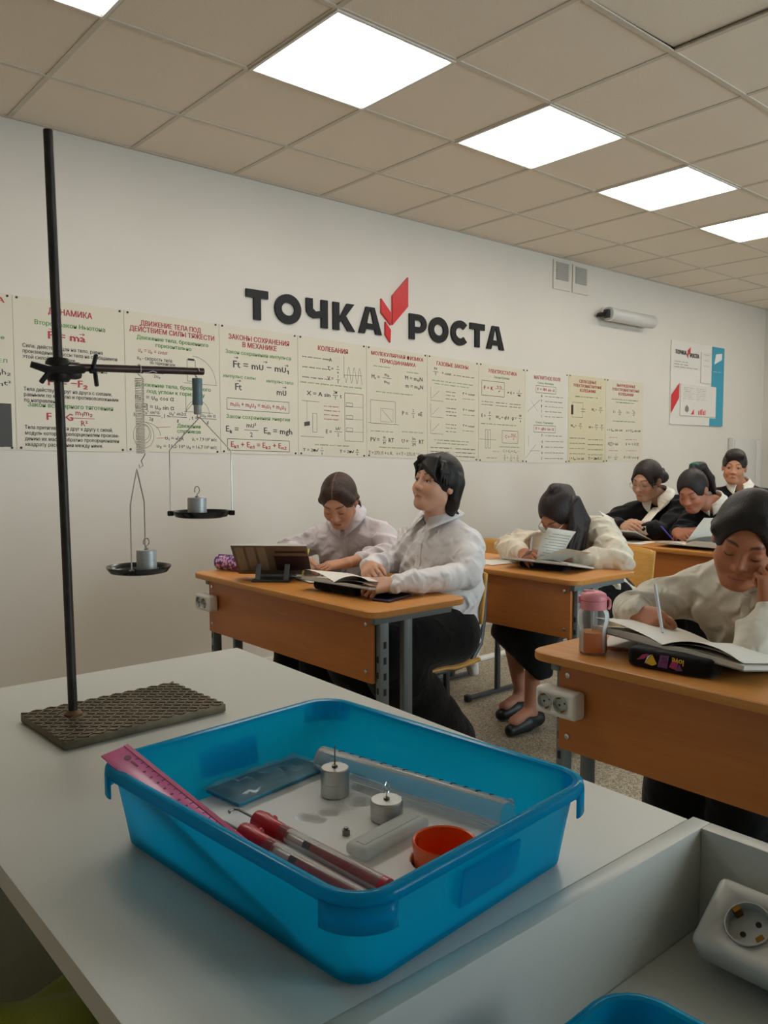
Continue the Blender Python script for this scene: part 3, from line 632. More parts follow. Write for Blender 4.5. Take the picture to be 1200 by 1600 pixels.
m.loft([[M @ Vector((a[0], a[1], 0)), M @ Vector((a[0], a[1], 0.014)), M @ Vector((b[0], b[1], 0.014)), M @ Vector((b[0], b[1], 0))] for a, b in zip(o, q)]); obj('letter', m, M_SIGN, sign)
ring_letter(3.945, 0.188)
ring_letter(4.160, 0.185, 0.75, 2*PI-0.75)
letter([[(0, H), (0.155, H), (0.155, H-K), (0, H-K)], [(0.054, H-K), (0.102, H-K), (0.102, 0), (0.054, 0)]], 4.354)
letter(A_, 4.531)
for poly in ([(3.511, 2.306), (3.594, 2.225), (3.594, 2.141), (3.511, 2.215)], [(3.608, 2.335), (3.748, 2.474), (3.748, 2.280), (3.608, 2.143)], [(3.547, 2.160), (3.594, 2.110), (3.590, 2.028), (3.547, 2.075)]):
    obj('emblem_piece', MB().prism(poly, 0.014, Matrix.Translation(-Vector(sign.location)) @ wall_M(0, 0)), M_EMB, sign)
# two vents, wall fixture, notice board
M_VENT = mat('vent_plastic', srgb(214, 208, 196), 0.5); M_DUST = mat('vent_grey', srgb(176, 172, 163), 0.8)
for k, (x0, x1, z0, z1, lb) in enumerate(((5.308, 5.527, 2.605, 2.835, 'white plastic air vent high on the wall, nearer one with square grille'), (5.560, 5.770, 2.605, 2.832, 'white plastic air vent high on the wall, farther one with dusty rounded grille'))):
    t = thing('air_vent', lb, 'vent', ((x0+x1)/2, WALL_Y, (z0+z1)/2), 0, 'air vents under the ceiling'); w, h = x1-x0, z1-z0
    obj('frame', MB().box((0, -0.006, 0), (w, 0.012, h), bev=0.004), M_VENT, t); obj('backing', MB().box((0.0, -0.0125, 0.03), (w-0.06, 0.002, h-0.09), bev=0.0 if k == 0 else 0.0), M_DUST, t)
    for q in range(8): obj('slat', MB().box((0, -0.017, 0.03-(h-0.09)/2+(q+0.5)*(h-0.09)/8), (w-0.06, 0.006, 0.007), rot=Matrix.Rotation(0.5, 3, 'X')), M_DUST, t)
M_TUBE = mat('fixture_white', srgb(205, 203, 198), 0.25); M_BRK = mat('black_bracket', srgb(35, 33, 33), 0.4)
t = thing('wall_fixture', 'white tubular wall fixture with black end bracket between vents and charts', 'wall fixture', (6.3, WALL_Y-0.09, 2.465))
Mx = Matrix.Rotation(PI/2, 4, 'Y')
obj('tube_housing', MB().lathe([(0.05, -0.33), (0.056, -0.32), (0.056, 0.32), (0.05, 0.33)], 20, Mx), M_TUBE, t)
obj('end_ring', MB().lathe([(0.058, -0.36), (0.060, -0.33), (0.045, -0.33)], 20, Mx), M_TUBE, t)
obj('bracket', MB().box((-0.375, 0.0, 0), (0.03, 0.05, 0.07), bev=0.006).tube([(-0.36, 0, 0.03), (-0.40, 0.02, 0.0), (-0.42, 0.06, -0.01), (-0.38, 0.085, -0.01)], 0.012, 6).box((-0.36, 0.055, 0), (0.05, 0.06, 0.03)), M_BRK, t)
obj('bracket', MB().box((0.25, 0.06, 0), (0.04, 0.06, 0.05), bev=0.004), M_TUBE, t)
M_BOARD = mat('board_white', srgb(220, 216, 208), 0.3); M_TEAL = mat('board_blue', srgb(40, 148, 176), 0.35); PRINT['R'] = M_EMB; PRINT['T'] = M_TEAL; PRINT['w'] = mat('print_white', srgb(230, 230, 226), 0.4); PRINT['d'] = mat('print_grey', srgb(120, 118, 114), 0.5)
x0, x1, z0, z1 = 7.09, 8.10, 1.575, 2.363; W_, H_ = x1-x0, z1-z0
t = thing('notice_board', 'white notice board with blue right border and red and black heading', 'notice board', ((x0+x1)/2, WALL_Y, (z0+z1)/2))
M = Matrix.Translation(-Vector(t.location)) @ wall_M(x0, z1, off=0.002)
obj('panel', MB().prism([(0, 0), (W_, 0), (W_, -H_), (0, -H_)], 0.008, M), M_BOARD, t)
obj('blue_border', MB().prism([(0.765, -0.0), (W_, -0.0), (W_, -H_), (0.745, -H_), (0.745, -H_+0.075), (0.865, -H_+0.075), (0.865, -0.40), (0.765, -0.40)], 0.012, M), M_TEAL, t)
obj('pocket', MB().box(M @ Vector((0.51, -0.55, 0.014)), (0.68, 0.006, 0.30)), mat('clear_pocket', srgb(222, 216, 208), 0.15), t)
obj('pocket', MB().box(M @ Vector((0.64, -0.22, 0.014)), (0.19, 0.006, 0.30)), MATS['clear_pocket'], t)
s = Sheet(W_, H_)
s.t('k', 'ТОЧКА', 0.165, 0.135, 0.055, 0.05, fit=0.20); s.t('k', 'РОСТА', 0.415, 0.155, 0.055, 0.05, fit=0.17); s.fill('R', [(0.285, 0.10), (0.34, 0.05), (0.335, 0.12), (0.30, 0.155)]); s.fill('R', [(0.275, 0.125), (0.295, 0.145), (0.295, 0.20), (0.275, 0.16)])
for k in range(3): s.fine('k', 0.05+(0.24, 0.25, 0.42)[k]/2, 0.245+k*0.032, (0.24, 0.25, 0.42)[k], 0.016)
s.fill('R', [(0.01, 0.65), (0.15, 0.50), (0.15, 0.68), (0.01, 0.87)])
s.fill('w', [(0.80, 0.22), (0.83, 0.09), (0.95, 0.07), (0.95, 0.15)]); s.fine('w', 0.88, 0.31, 0.2, 0.014); s.build(t, M @ Matrix.Translation((0, 0, 0.0126)))
s = Sheet(W_, H_)
for q in range(2):
    for k in range(7): s.fine('d', 0.31+q*0.24, 0.55+k*0.022, 0.19-0.05*(k % 3 == 2), 0.012)
for k in range(3): s.fine('d', 0.63, 0.12+k*0.07, 0.10, 0.012)
s.fill('d', [(0.25, 0.79), (0.285, 0.755), (0.32, 0.79), (0.32, 0.83), (0.285, 0.85), (0.25, 0.83)]); s.fill('R', [(0.36, 0.87), (0.42, 0.80), (0.42, 0.87)])
for k in range(5): s.fill('R', [(0.50+k*0.03, 0.87), (0.52+k*0.03, 0.87), (0.52+k*0.03, 0.82-0.012*(k % 3)), (0.50+k*0.03, 0.82-0.01*(k % 3))])
s.build(t, M @ Matrix.Translation((0, 0, 0.0176)))
# tall cabinet in the far corner
t = thing('tall_cabinet', 'pale grey tall cabinet in the far corner behind the person at the back', 'cabinet', (8.56, WALL_Y-0.03, 0))
M_CAB = mat('cabinet_grey', srgb(205, 202, 196), 0.4)
obj('body', MB().box((0, 0, 0.73), (0.62, 0.05, 1.46), bev=0.004), M_CAB, t); obj('door', MB().box((-0.05, -0.031, 0.74), (0.47, 0.012, 1.40), bev=0.003), M_CAB, t); obj('door', MB().box((0.25, -0.031, 0.74), (0.11, 0.012, 1.40), bev=0.003), M_CAB, t)
# floor cable duct
t = tag(obj('cable_duct', MB().box((3.2, 3.44, 0.009), (3.2, 0.06, 0.018), bev=0.005), M_PVC), 'white floor cable duct running past the ends of the desks', 'cable duct')
# ------------------------------------------------------------------ pupils' desks and chairs
def wood(name, a, b, rough=0.38, sx=(14, 0.9, 14)):
    m = mat(name, a, rough, spec=0.45); N, L = nt_of(m); bs = N['Principled BSDF']; tc = N.new('ShaderNodeTexCoord'); mp = N.new('ShaderNodeMapping'); mp.inputs['Scale'].default_value = sx
    no = N.new('ShaderNodeTexNoise'); no.inputs['Scale'].default_value = 5; no.inputs['Detail'].default_value = 6; no.inputs['Distortion'].default_value = 0.6
    L.new(tc.outputs['Object'], mp.inputs[0]); L.new(mp.outputs[0], no.inputs['Vector']); r = N.new('ShaderNodeValToRGB'); r.color_ramp.elements[0].color = a; r.color_ramp.elements[1].color = b
    r.color_ramp.elements[0].position = 0.3; r.color_ramp.elements[1].position = 0.75
    L.new(no.outputs['Fac'], r.inputs[0]); L.new(r.outputs[0], bs.inputs['Base Color']); return m
M_DESK = wood('beech_laminate', srgb(200, 134, 66), srgb(212, 148, 78)); M_PANEL = wood('beech_panel', srgb(184, 110, 52), srgb(196, 122, 60))
M_PLY = wood('plywood', srgb(208, 154, 76), srgb(222, 170, 92), 0.3)
M_GREY = mat('grey_powder_coat', srgb(112, 120, 122), 0.4, spec=0.5); M_CHROME = mat('chrome', srgb(200, 200, 198), 0.2, metal=1.0)
M_DARKTUBE = mat('dark_grey_tube', srgb(62, 62, 64), 0.4); M_CAP = mat('black_cap', srgb(28, 28, 28), 0.5)
M_SLOT = mat('slot_dark', srgb(40, 42, 42), 0.8)
DESK_H = 0.76
def desk(label, x, y0, y1, depth=0.46, group='two-seat pupil desks'):
    L = y1-y0; t = thing('school_desk', label, 'desk', (x, y0, 0), 0, group)
    top = MB(); P = rrect(depth, L, 0.045, 5, depth/2, L/2)
    top.loft([[(a, b, z) for a, b in rrect(depth-2*i, L-2*i, 0.045, 5, depth/2, L/2)] for z, i in ((DESK_H-0.024, 0.002), (DESK_H-0.021, 0), (DESK_H-0.003, 0), (DESK_H, 0.003))])
    obj('table_top', top, M_DESK, t)
    pnl = obj('modesty_panel', MB().box((0.058, L/2, 0.614), (0.016, L-0.13, 0.236), bev=0.002), M_PANEL, t)
    for b in (0.095, L-0.095):
        for z in (0.535, 0.70): obj('bolt', MB().lathe([(0.008, 0), (0.0075, 0.003), (0.003, 0.005)], 12, Matrix.Translation((0.05, b, z)) @ Matrix.Rotation(-PI/2, 4, 'Y')), M_CHROME, pnl)
    for s, b in ((-1, 0.055), (1, L-0.055)):
        f = MB(); f.box((0.09, b, 0.385), (0.042, 0.026, 0.70), bev=0.006); f.box((0.20, b, 0.385), (0.042, 0.026, 0.70), bev=0.006)
        f.box((depth/2, b, 0.72), (depth-0.09, 0.028, 0.03), bev=0.004); f.box((depth/2-0.01, b, 0.03), (depth-0.02, 0.036, 0.03), bev=0.008)
        lg = obj('leg_frame', f, M_GREY, t)
        sl = MB()
        for k in range(7): sl.box((0.09, b+s*0.0135, 0.30+k*0.055), (0.012, 0.001, 0.024))
        for k in range(7): sl.box((0.0685, b, 0.25+k*0.055), (0.001, 0.010, 0.022))
        tag(obj('adjustment_slots', sl, M_SLOT, lg), kind='stuff')
        for q in (0.02, depth-0.04): obj('foot', MB().lathe([(0.016, 0), (0.018, 0.004), (0.018, 0.015)], 12, Matrix.Translation((q, b, 0))), M_CAP, t)
    return t
D1 = desk('light-brown double desk in front, under the purple pencil roll and books', 1.71, 2.055, 3.325)
D2 = desk('light-brown double desk in the second row, with white papers and propped-up open book', 2.79, 2.03, 3.30)
D3 = desk('light-brown double desk at the right, holding the pink bottle', 1.70, 0.13, 1.39)
D4 = desk('light-brown double desk in the far row, under thick open books', 4.15, 1.98, 3.26)
D5 = desk('light-brown double desk at the back, in front of the upright person, mostly hidden', 5.25, 2.25, 3.50)
def chair(label, x, y, rz=PI):
    t = thing('school_chair', label, 'chair', (x, y, 0), rz, 'plywood school chairs')
    sp = []
    for i in range(9):                              # seat: dished plywood sheet
        u = -1+2*i/8; row = []
        for j in range(9):
            v = -1+2*j/8; z = 0.437+0.012*u*u-0.008*v*v*(1 if u < 0 else 0)-0.02*max(0, u-0.6)**2*6
            r = 0.02*(max(0, abs(u)-0.75)*max(0, abs(v)-0.75))*16
            row.append((u*0.20*(1-r), v*0.20*(1-r), z))
        sp.append(row)
    solidify(obj('seat', MB().grid(sp), M_PLY, t, smooth=0.8), 0.011)
    bp = []
    for i in range(9):
        u = -1+2*i/8; row = []
        for j in range(11):
            v = -1+2*j/10; hh = 0.115*(1-0.10*abs(v)**3); row.append((-0.235+0.035*v*v-0.03*(u+1)/2, v*0.195, 0.69+u*hh))
        bp.append(row)
    back = solidify(obj('backrest', MB().grid(bp), M_PLY, t, smooth=0.8), 0.011)
    for s in (-1, 1):
        f = MB(); f.tube([(-0.22, s*0.17, 0.016), (0.20, s*0.17, 0.016)], 0.014, 8)
        f.tube([(-0.03, s*0.17, 0.02), (-0.03, s*0.17, 0.25)], 0.016, 8); f.tube([(-0.03, s*0.17, 0.2), (-0.02, s*0.17, 0.42)], 0.013, 8)
        f.tube([(0.16, s*0.17, 0.424), (-0.05, s*0.17, 0.418), (-0.16, s*0.17, 0.43), (-0.22, s*0.17, 0.50), (-0.245, s*0.165, 0.60), (-0.262, s*0.16, 0.76)], 0.0115, 8)
        fo = obj('frame', f, M_DARKTUBE, t)
        for q in (-0.22, 0.20): obj('end_cap', MB().box((q, s*0.17, 0.018), (0.03, 0.034, 0.034), bev=0.006), M_CAP, fo)
        for z in (0.64, 0.73): obj('bolt', MB().lathe([(0.007, 0), (0.006, 0.003)], 10, Matrix.Translation((-0.219 if z < 0.7 else -0.232, s*0.16, z)) @ Matrix.Rotation(PI/2, 4, 'Y')), M_CHROME, back)
    obj('crossbar', MB().tube([(0.02, -0.17, 0.415), (0.02, 0.17, 0.415)], 0.011, 8), M_DARKTUBE, t)
    return t
CH = chair('plywood school chair under the person in white shirt and wide black trousers', 2.265, 2.455)
def chair_at(label, x, y, rz=PI):
    c = copy_tree(CH); c.location = (x, y, 0); c.rotation_euler.z = rz; c['label'] = label; return c
chair_at('plywood school chair under the writing person at the front desk', 2.42, 3.02)
chair_at('empty plywood school chair at the second-row desk, left of the person with half-up hair', 3.25, 3.06)
chair_at('yellowish plywood school chair behind the elbow of the person with half-up hair', 3.50, 2.43)
chair_at('plywood school chair under the person leaning her cheek on her hand', 2.42, 1.02)
chair_at('plywood school chair under the person in black cardigan in the far row', 4.88, 2.825)
chair_at('plywood school chair under the person with green hair tie', 4.88, 2.405)
chair_at('plywood school chair under the person at the back', 5.98, 2.92)
# sockets screwed to the front panels
M_SOCK = mat('socket_white', srgb(228, 226, 220), 0.3, spec=0.5); M_SOCKIN = mat('socket_inset', srgb(196, 198, 194), 0.35); M_HOLE = mat('socket_hole', srgb(30, 28, 26), 0.6); M_BRASS = mat('brass_contact', srgb(150, 110, 50), 0.3, metal=1.0)
def socket_faces(parent, centres, z, r=0.021, rot=0.6):
    """round recessed outlets facing local +z"""
    for cx_, cy_ in centres:
        Mt = Matrix.Translation((cx_, cy_, z)); s = obj('outlet', MB().lathe([(r*1.06, 0), (r*1.04, 0.0022), (r*0.98, 0.0022), (r*0.97, -0.0105), (0.0005, -0.0105)], 28, Mt, cap0=False, cap1=False), M_SOCKIN, parent)
        for k in (-1, 1): obj('pin_hole', MB().lathe([(0.0030, -0.0108), (0.0030, -0.0095), (0.0004, -0.0095)], 10, Mt @ Matrix.Translation((k*0.0095*math.cos(rot), k*0.0095*math.sin(rot), 0)), cap0=False), M_HOLE, s)
        for k in (-1, 1): obj('earth_clip', MB().box(Mt @ Vector((-k*math.sin(rot)*r*0.84, k*math.cos(rot)*r*0.84, -0.004)), (0.005, 0.008, 0.012), rot=Matrix.Rotation(rot+PI/2, 3, 'Z')), M_BRASS, s)
def drilled(mb, centres, z, r, depth=0.0115):
    """housing mesh with round recesses drilled into its top"""
    h = obj('tmp', mb, M_SOCK); c = MB()
    for x, y in centres: c.lathe([(r*0.995, z-depth), (r*0.995, z+0.02)], 28, Matrix.Translation((x, y, 0)))
    k = obj('tmp', c, None); md = h.modifiers.new('b', 'BOOLEAN'); md.operation = 'DIFFERENCE'; md.object = k; md.solver = 'EXACT'
    me = bpy.data.meshes.new_from_object(h.evaluated_get(bpy.context.evaluated_depsgraph_get()))
    bpy.data.objects.remove(h); bpy.data.objects.remove(k); me.name = 'housing'; return me
def twin_socket(label, x, y, z):
    t = thing('double_socket', label, 'socket', (x, y, z), 0, 'white double sockets on the desk fronts')
    t.rotation_euler = (PI/2, 0, -PI/2)
    obj('housing', drilled(MB().box((0, 0, 0.0235), (0.13, 0.072, 0.047), bev=0.010, seg=3), ((-0.032, 0), (0.018, 0)), 0.047, 0.0215), M_SOCK, t); socket_faces(t, ((-0.032, 0), (0.018, 0)), 0.0475, 0.0215, 0.4); return t
twin_socket('white double socket on the front of the desk with the pink bottle', 1.749, 1.302, 0.632)
twin_socket('white double socket on the far end of the front desk under the purple pencil roll', 1.759, 3.238, 0.632)
# ------------------------------------------------------------------ teacher's table, storage unit and everything on them
TZ = 0.85
M_TABLE = mat('white_laminate', srgb(209, 211, 204), 0.32, spec=0.5, var=0.015, scale=4); M_EDGE = mat('pale_edge_band', srgb(205, 200, 182), 0.45)
M_INNER = mat('pale_grey_panel', srgb(196, 200, 196), 0.4)
t = thing('demonstration_table', 'white laminate demonstration table under the metal stand and blue tray', 'table', (0.58, 1.0, 0))
def rel(P, o): return [(x-o.location.x, y-o.location.y) for x, y in P]
obj('table_top', MB().prism(rel([(0.2325, 0.4795), (0.884, 0.4795), (0.925, 1.588), (0.236, 1.600)], t), 0.025, Matrix.Translation((0, 0, TZ-0.025))), M_TABLE, t)
obj('side_panel', MB().box((0.03, 0.56, 0.4125), (0.60, 0.02, 0.825)), M_TABLE, t); obj('side_panel', MB().box((0.0, -0.50, 0.4125), (0.56, 0.02, 0.825)), M_TABLE, t)
obj('back_panel', MB().box((0.24, 0.03, 0.50), (0.018, 1.04, 0.645)), M_TABLE, t)
u = thing('storage_unit', 'white unit with a recessed top beside the demonstration table, holding power strip', 'cabinet', (0.56, 0.0, 0))
zf = 0.733
obj('side_panel', MB().box((0.003, 0.4680, TZ/2), (0.666, 0.022, TZ), bev=0.001), M_TABLE, u); obj('end_panel', MB().box((0.325, 0.028, TZ/2), (0.022, 0.858, TZ), bev=0.001), M_TABLE, u)
obj('side_panel', MB().box((-0.005, -0.412, TZ/2), (0.638, 0.022, TZ), bev=0.001), M_TABLE, u); obj('end_panel', MB().box((-0.32, 0.028, TZ/2), (0.022, 0.858, TZ), bev=0.001), M_TABLE, u)
obj('recess_floor', MB().box((0.0025, 0.0275, zf-0.009), (0.623, 0.857, 0.018)), M_TABLE, u)
obj('cam_plug', MB().lathe([(0.003, 0), (0.003, 0.0006)], 10, Matrix.Translation((0.215, 0.315, zf))), M_HOLE, u)
# power strip leaning on the end panel
ps = thing('power_strip', 'white power strip leaning in the recess of the storage unit', 'power strip', (0.822, 0.255, zf+0.049))
ps.rotation_euler = (0.0, -0.62, 0.0)
obj('housing', drilled(MB().box((0, 0, 0), (0.082, 0.325, 0.040), bev=0.008, seg=3), [(0.0, 0.115-0.052*k) for k in range(5)], 0.020, 0.0225), M_SOCK, ps)
socket_faces(ps, [(0.0, 0.115-0.052*k) for k in range(5)], 0.0205, 0.0225, 2.6)
# ---- blue trays
M_TRAY = clear('blue_translucent_plastic', (0.10, 0.78, 0.95), 0.50, (0.0, 0.55, 0.76), 0.12, 0.60)
def tray(label, cx_, cy_, z, rz):
    t = thing('storage_tray', label, 'tray', (cx_, cy_, z), rz, 'blue plastic trays')
    def R(w, h, r, z): return [(a, b, z) for a, b in rrect(w, h, r, 6)]
    b = MB(); W, H = 0.345, 0.420
    b.loft([R(W-0.05, H-0.05, 0.022, 0.0), R(W-0.036, H-0.036, 0.028, 0.004), R(W-0.026, H-0.026, 0.034, 0.03), R(W-0.008, H-0.008, 0.036, 0.0885), R(W-0.004, H-0.004, 0.037, 0.0915)]
           + [R(W-0.012, H-0.012, 0.034, 0.0905), R(W-0.030, H-0.030, 0.032, 0.03), R(W-0.041, H-0.041, 0.026, 0.0065), R(W-0.054, H-0.054, 0.02, 0.003)], True, True)
    obj('body', b, M_TRAY, t, smooth=0.7)
    f = MB(); f.loft([R(W-0.003, H-0.003, 0.038, 0.0915), R(W+0.004, H+0.004, 0.042, 0.0915), R(W+0.009, H+0.009, 0.044, 0.0895), R(W+0.0105, H+0.0105, 0.045, 0.0865), R(W+0.0105, H+0.0105, 0.045, 0.0815), R(W+0.0075, H+0.0075, 0.043, 0.0815), R(W+0.0065, H+0.0065, 0.043, 0.0865), R(W-0.003, H-0.003, 0.038, 0.0885)], False, False)
    obj('rim', f, M_TRAY, t, smooth=0.7)
    for sx, sy in ((-1, 1), (1, -1), (1, 1), (-1, -1)):                     # skirts hanging from the rim at the corners
        a0 = math.atan2(sy, sx)-PI/4; Q_ = [(sx*((W+.009)/2-.044)+.044*math.cos(a0+PI/2*k/10), sy*((H+.009)/2-.044)+.044*math.sin(a0+PI/2*k/10)) for k in range(11)]
        b = MB(); b.grid([[(x, y, z) for x, y in Q_] for z in (0.083, 0.060)]); solidify(obj('corner_lug', b, M_TRAY, t, smooth=1.0), 0.002)
    for s in (-1, 1): obj('label_slot', MB().box((0.0, s*(H/2-0.005), 0.05), (0.085, 0.003, 0.035), rot=Matrix.Rotation(-s*0.15, 3, 'X')), M_TRAY, t)
    return t
TRZ = 0.088
tr = tray('blue translucent plastic tray holding foam, weights and ruler on the white table', 0.524, 0.688, TZ+0.0005, TRZ)
tray('second blue plastic tray sunk in the storage unit, only its corner in view', 0.432, 0.165, zf+0.0005, 0.03)
TM = Matrix.Translation((0.524, 0.688, TZ)) @ Matrix.Rotation(TRZ, 4, 'Z'); TI = TM.inverted()
def loc(x, y, z=0.0): return TI @ Vector((x, y, TZ+z))
# foam insert with cut-outs
M_FOAM = mat('white_foam', srgb(246, 248, 248), 0.85, spec=0.15, bump=0.08, bscale=350)
FT = 0.013
s = Sdf((-0.152, -0.190, -0.004), (0.152, 0.190, FT+0.004), 0.0024)
s.add(rbox((0, 0, FT/2), (0.143, 0.181, FT/2-0.003), 0.003), 0.002)
for x0_, y0_, x1_, y1_, r in ((.517, .745, .526, .728, .008), (.543, .738, .549, .732, .008), (.588, .738, .594, .733, .012), (.424, .83, .432, .81, .008), (.62, .77, .625, .70, .010), (.650, .84, .672, .60, .012)):
    a_, b_ = loc(x0_, y0_), loc(x1_, y1_); s.cut(rcone((a_.x, a_.y, FT+.001), (b_.x, b_.y, FT+.001), r, r), 0.003)
c_ = loc(.570, .571); s.cut(rcone((c_.x, c_.y, -.02), (c_.x, c_.y, FT+.02), .0345, .0345), .001)
fo = obj('foam_insert', s.mesh('foam_insert'), M_FOAM, loc=TM @ Vector((0, 0, 0.0070)), rot=(0, 0, TRZ))
tag(fo, 'white foam insert with cut-outs lying in the blue tray', 'foam insert')
FZ = FT+0.0072     # foam top above the table
# graduated tube
M_CLEAR = clear('clear_plastic', (0.98, 0.99, 0.99), 0.14, (0.95, 0.97, 0.98), 0.05); M_TICK = mat('tick_black', srgb(40, 50, 60), 0.5)
a, b = Vector((0.614, 0.842, TZ+FZ+0.0155)), Vector((0.670, 0.574, TZ+FZ+0.0155)); d = (b-a)
t = thing('measuring_cylinder', 'clear graduated plastic cylinder lying along the far side of the blue tray', 'measuring cylinder', a); t.rotation_euler = d.to_track_quat('Z', 'X').to_euler()
Ln = d.length; r = 0.0165
obj('tube', MB().lathe([(r, 0.0), (r, Ln), (r-0.0018, Ln), (r-0.0018, 0.002), (0.0005, 0.002)], 28, cap0=True, cap1=False), M_CLEAR, t)
obj('rim', MB().lathe([(r, Ln-0.003), (r+0.002, Ln), (r-0.001, Ln+0.001)], 28, cap0=False, cap1=False), M_CLEAR, t)
tk = MB(); R3 = t.rotation_euler.to_matrix().inverted(); ang0 = R3 @ Vector((0.35, 0, 1)); a0 = math.atan2(ang0.y, ang0.x)
for k in range(14):
    w = 0.45 if k % 2 else 0.75
    for q in range(4): 
        th = a0-w/2+w*(q+0.5)/4; tk.box(((r+0.0003)*math.cos(th), (r+0.0003)*math.sin(th), 0.03+k*Ln*0.062), (0.0008, r*w/4*1.05, 0.0019), rot=th)
obj('scale_marks', tk, M_TICK, t)
# weights
M_STEEL = mat('brushed_steel', srgb(182, 182, 178), 0.32, metal=0.9, var=0.05, scale=60, stretch=(1, 1, 8)); M_STEELD = mat('steel_dark', srgb(120, 118, 112), 0.3, metal=1.0)
M_ALU = mat('aluminium', srgb(205, 208, 208), 0.4, metal=0.3)
def weight(label, x, y, z, r, h, hook='hook', m=None, group='cylindrical steel weights'):
    t = thing('cylinder_weight', label, 'weight', (x, y, z), 0.3, group)
    obj('body', MB().lathe([(r-0.0012, 0), (r, 0.0012), (r, h*0.48), (r-0.0003, h*0.49), (r, h*0.5), (r, h-0.0012), (r-0.0012, h)], 40), m or M_STEEL, t, smooth=0.5)
    obj('neck', MB().lathe([(0.0035, h), (0.0035, h+0.002), (0.0018, h+0.003)], 12), M_STEELD, t)
    if hook == 'rod': obj('hook', MB().tube([(0, 0, h), (0, 0, h+0.022), (0.001, 0, h+0.026)], 0.0009, 6), M_STEELD, t)
    else:
        R = hook; pts = [(0, 0, h), (0, 0, h+0.006)]+[(R*math.sin(a), 0, h+0.006+R*1.1-R*1.1*math.cos(a)) for a in [0.4+k*(2*PI-1.4)/12 for k in range(13)]]
        obj('hook', MB().tube(pts, 0.0009, 6), M_CHROME, t)
    return t
weight('steel cylinder weight with upright rod, taller one on the foam in the tray', 0.581, 0.770, TZ+FZ, 0.0172, 0.0345, 'rod')
weight('short steel cylinder weight with small hook on the foam in the tray', 0.586, 0.680, TZ+FZ, 0.0185, 0.0225, 0.006)
# orange cup
M_ORANGE = mat('orange_plastic', srgb(250, 96, 26), 0.3, sss=0.0)
c = MB().lathe([(0.0285, 0.0), (0.030, 0.002), (0.0335, 0.036), (0.0325, 0.037), (0.0305, 0.036), (0.0275, 0.003), (0.0005, 0.0025)], 40, cap1=False)
t = thing('plastic_cup', 'orange plastic cup standing in the near corner of the blue tray', 'cup', (0.570, 0.571, TZ+0.0036)); obj('body', c, M_ORANGE, t, smooth=0.6)
for k in range(3):
    an = 0.9+k*1.1; obj('rib', MB().box((0.030*math.cos(an), 0.030*math.sin(an), 0.020), (0.0035, 0.0015, 0.028), rot=an), M_ORANGE, t)
# two tube dynamometers
M_REDP = mat('red_plastic_part', srgb(196, 28, 52), 0.3); M_DYNCLEAR = clear('dyn_clear', (0.98, 0.98, 0.98), 0.07, (0.9, 0.92, 0.92), 0.05); M_BAND = mat('black_band', srgb(30, 30, 32), 0.4)
def dynamometer(label, p, q):
    p, q = Vector(p), Vector(q); d = q-p; L = d.length
    t = thing('spring_dynamometer', label, 'dynamometer', p, 0, 'red and clear tube dynamometers'); t.rotation_euler = d.to_track_quat('Z', 'X').to_euler()
    obj('hook', MB().tube([(0, 0, 0.05), (0, 0, 0.006), (0.0, 0.003, 0.0), (0.0, 0.010, 0.0005), (0.0, 0.0115, 0.004)], 0.0014, 8), M_STEELD, t)
    obj('cap', MB().lathe([(0.004, 0.038), (0.0105, 0.040), (0.0115, 0.052), (0.0095, 0.062), (0.0085, 0.092), (0.0075, 0.094)], 20), M_REDP, t); obj('knob', MB().lathe([(0.004, 0.0), (0.0042, 0.006), (0.002, 0.008)], 12, Matrix.Translation((0, -0.009, 0.052)) @ Matrix.Rotation(PI/2, 4, 'X')), M_REDP, t)
    obj('clear_tube', MB().lathe([(0.0088, 0.078), (0.0088, L), (0.0076, L), (0.0076, 0.078)], 24, cap0=False, cap1=False), M_DYNCLEAR, t)
    obj('plunger', MB().lathe([(0.0035, 0.092), (0.0035, 0.128)], 10), M_SOCK, t); obj('band', MB().lathe([(0.0072, 0.122), (0.0072, 0.132)], 16), M_BAND, t)
    sc = MB().lathe([(0.0062, 0.132), (0.0062, L-0.002)], 14)
    obj('scale_rod', sc, M_REDP, t); tk = MB()
    for k in range(int((L-0.15)/0.006)): tk.lathe([(0.0065, 0.14+k*0.006), (0.0068, 0.141+k*0.006), (0.0068, 0.143+k*0.006), (0.0065, 0.144+k*0.006)], 10)
    obj('teeth', tk, M_REDP, t); obj('end_cap', MB().lathe([(0.009, L-0.004), (0.009, L+0.004)], 16), M_REDP, t)
dynamometer('red and clear tube dynamometer with hook, second from the pink ruler', (0.456, 0.790, TZ+FZ+0.0125), (0.4785, 0.557, TZ+FZ+0.0090))
dynamometer('red and clear tube dynamometer with hook, next to the pink ruler', (0.4285, 0.774, TZ+FZ+0.0125), (0.4500, 0.543, TZ+FZ+0.0090))
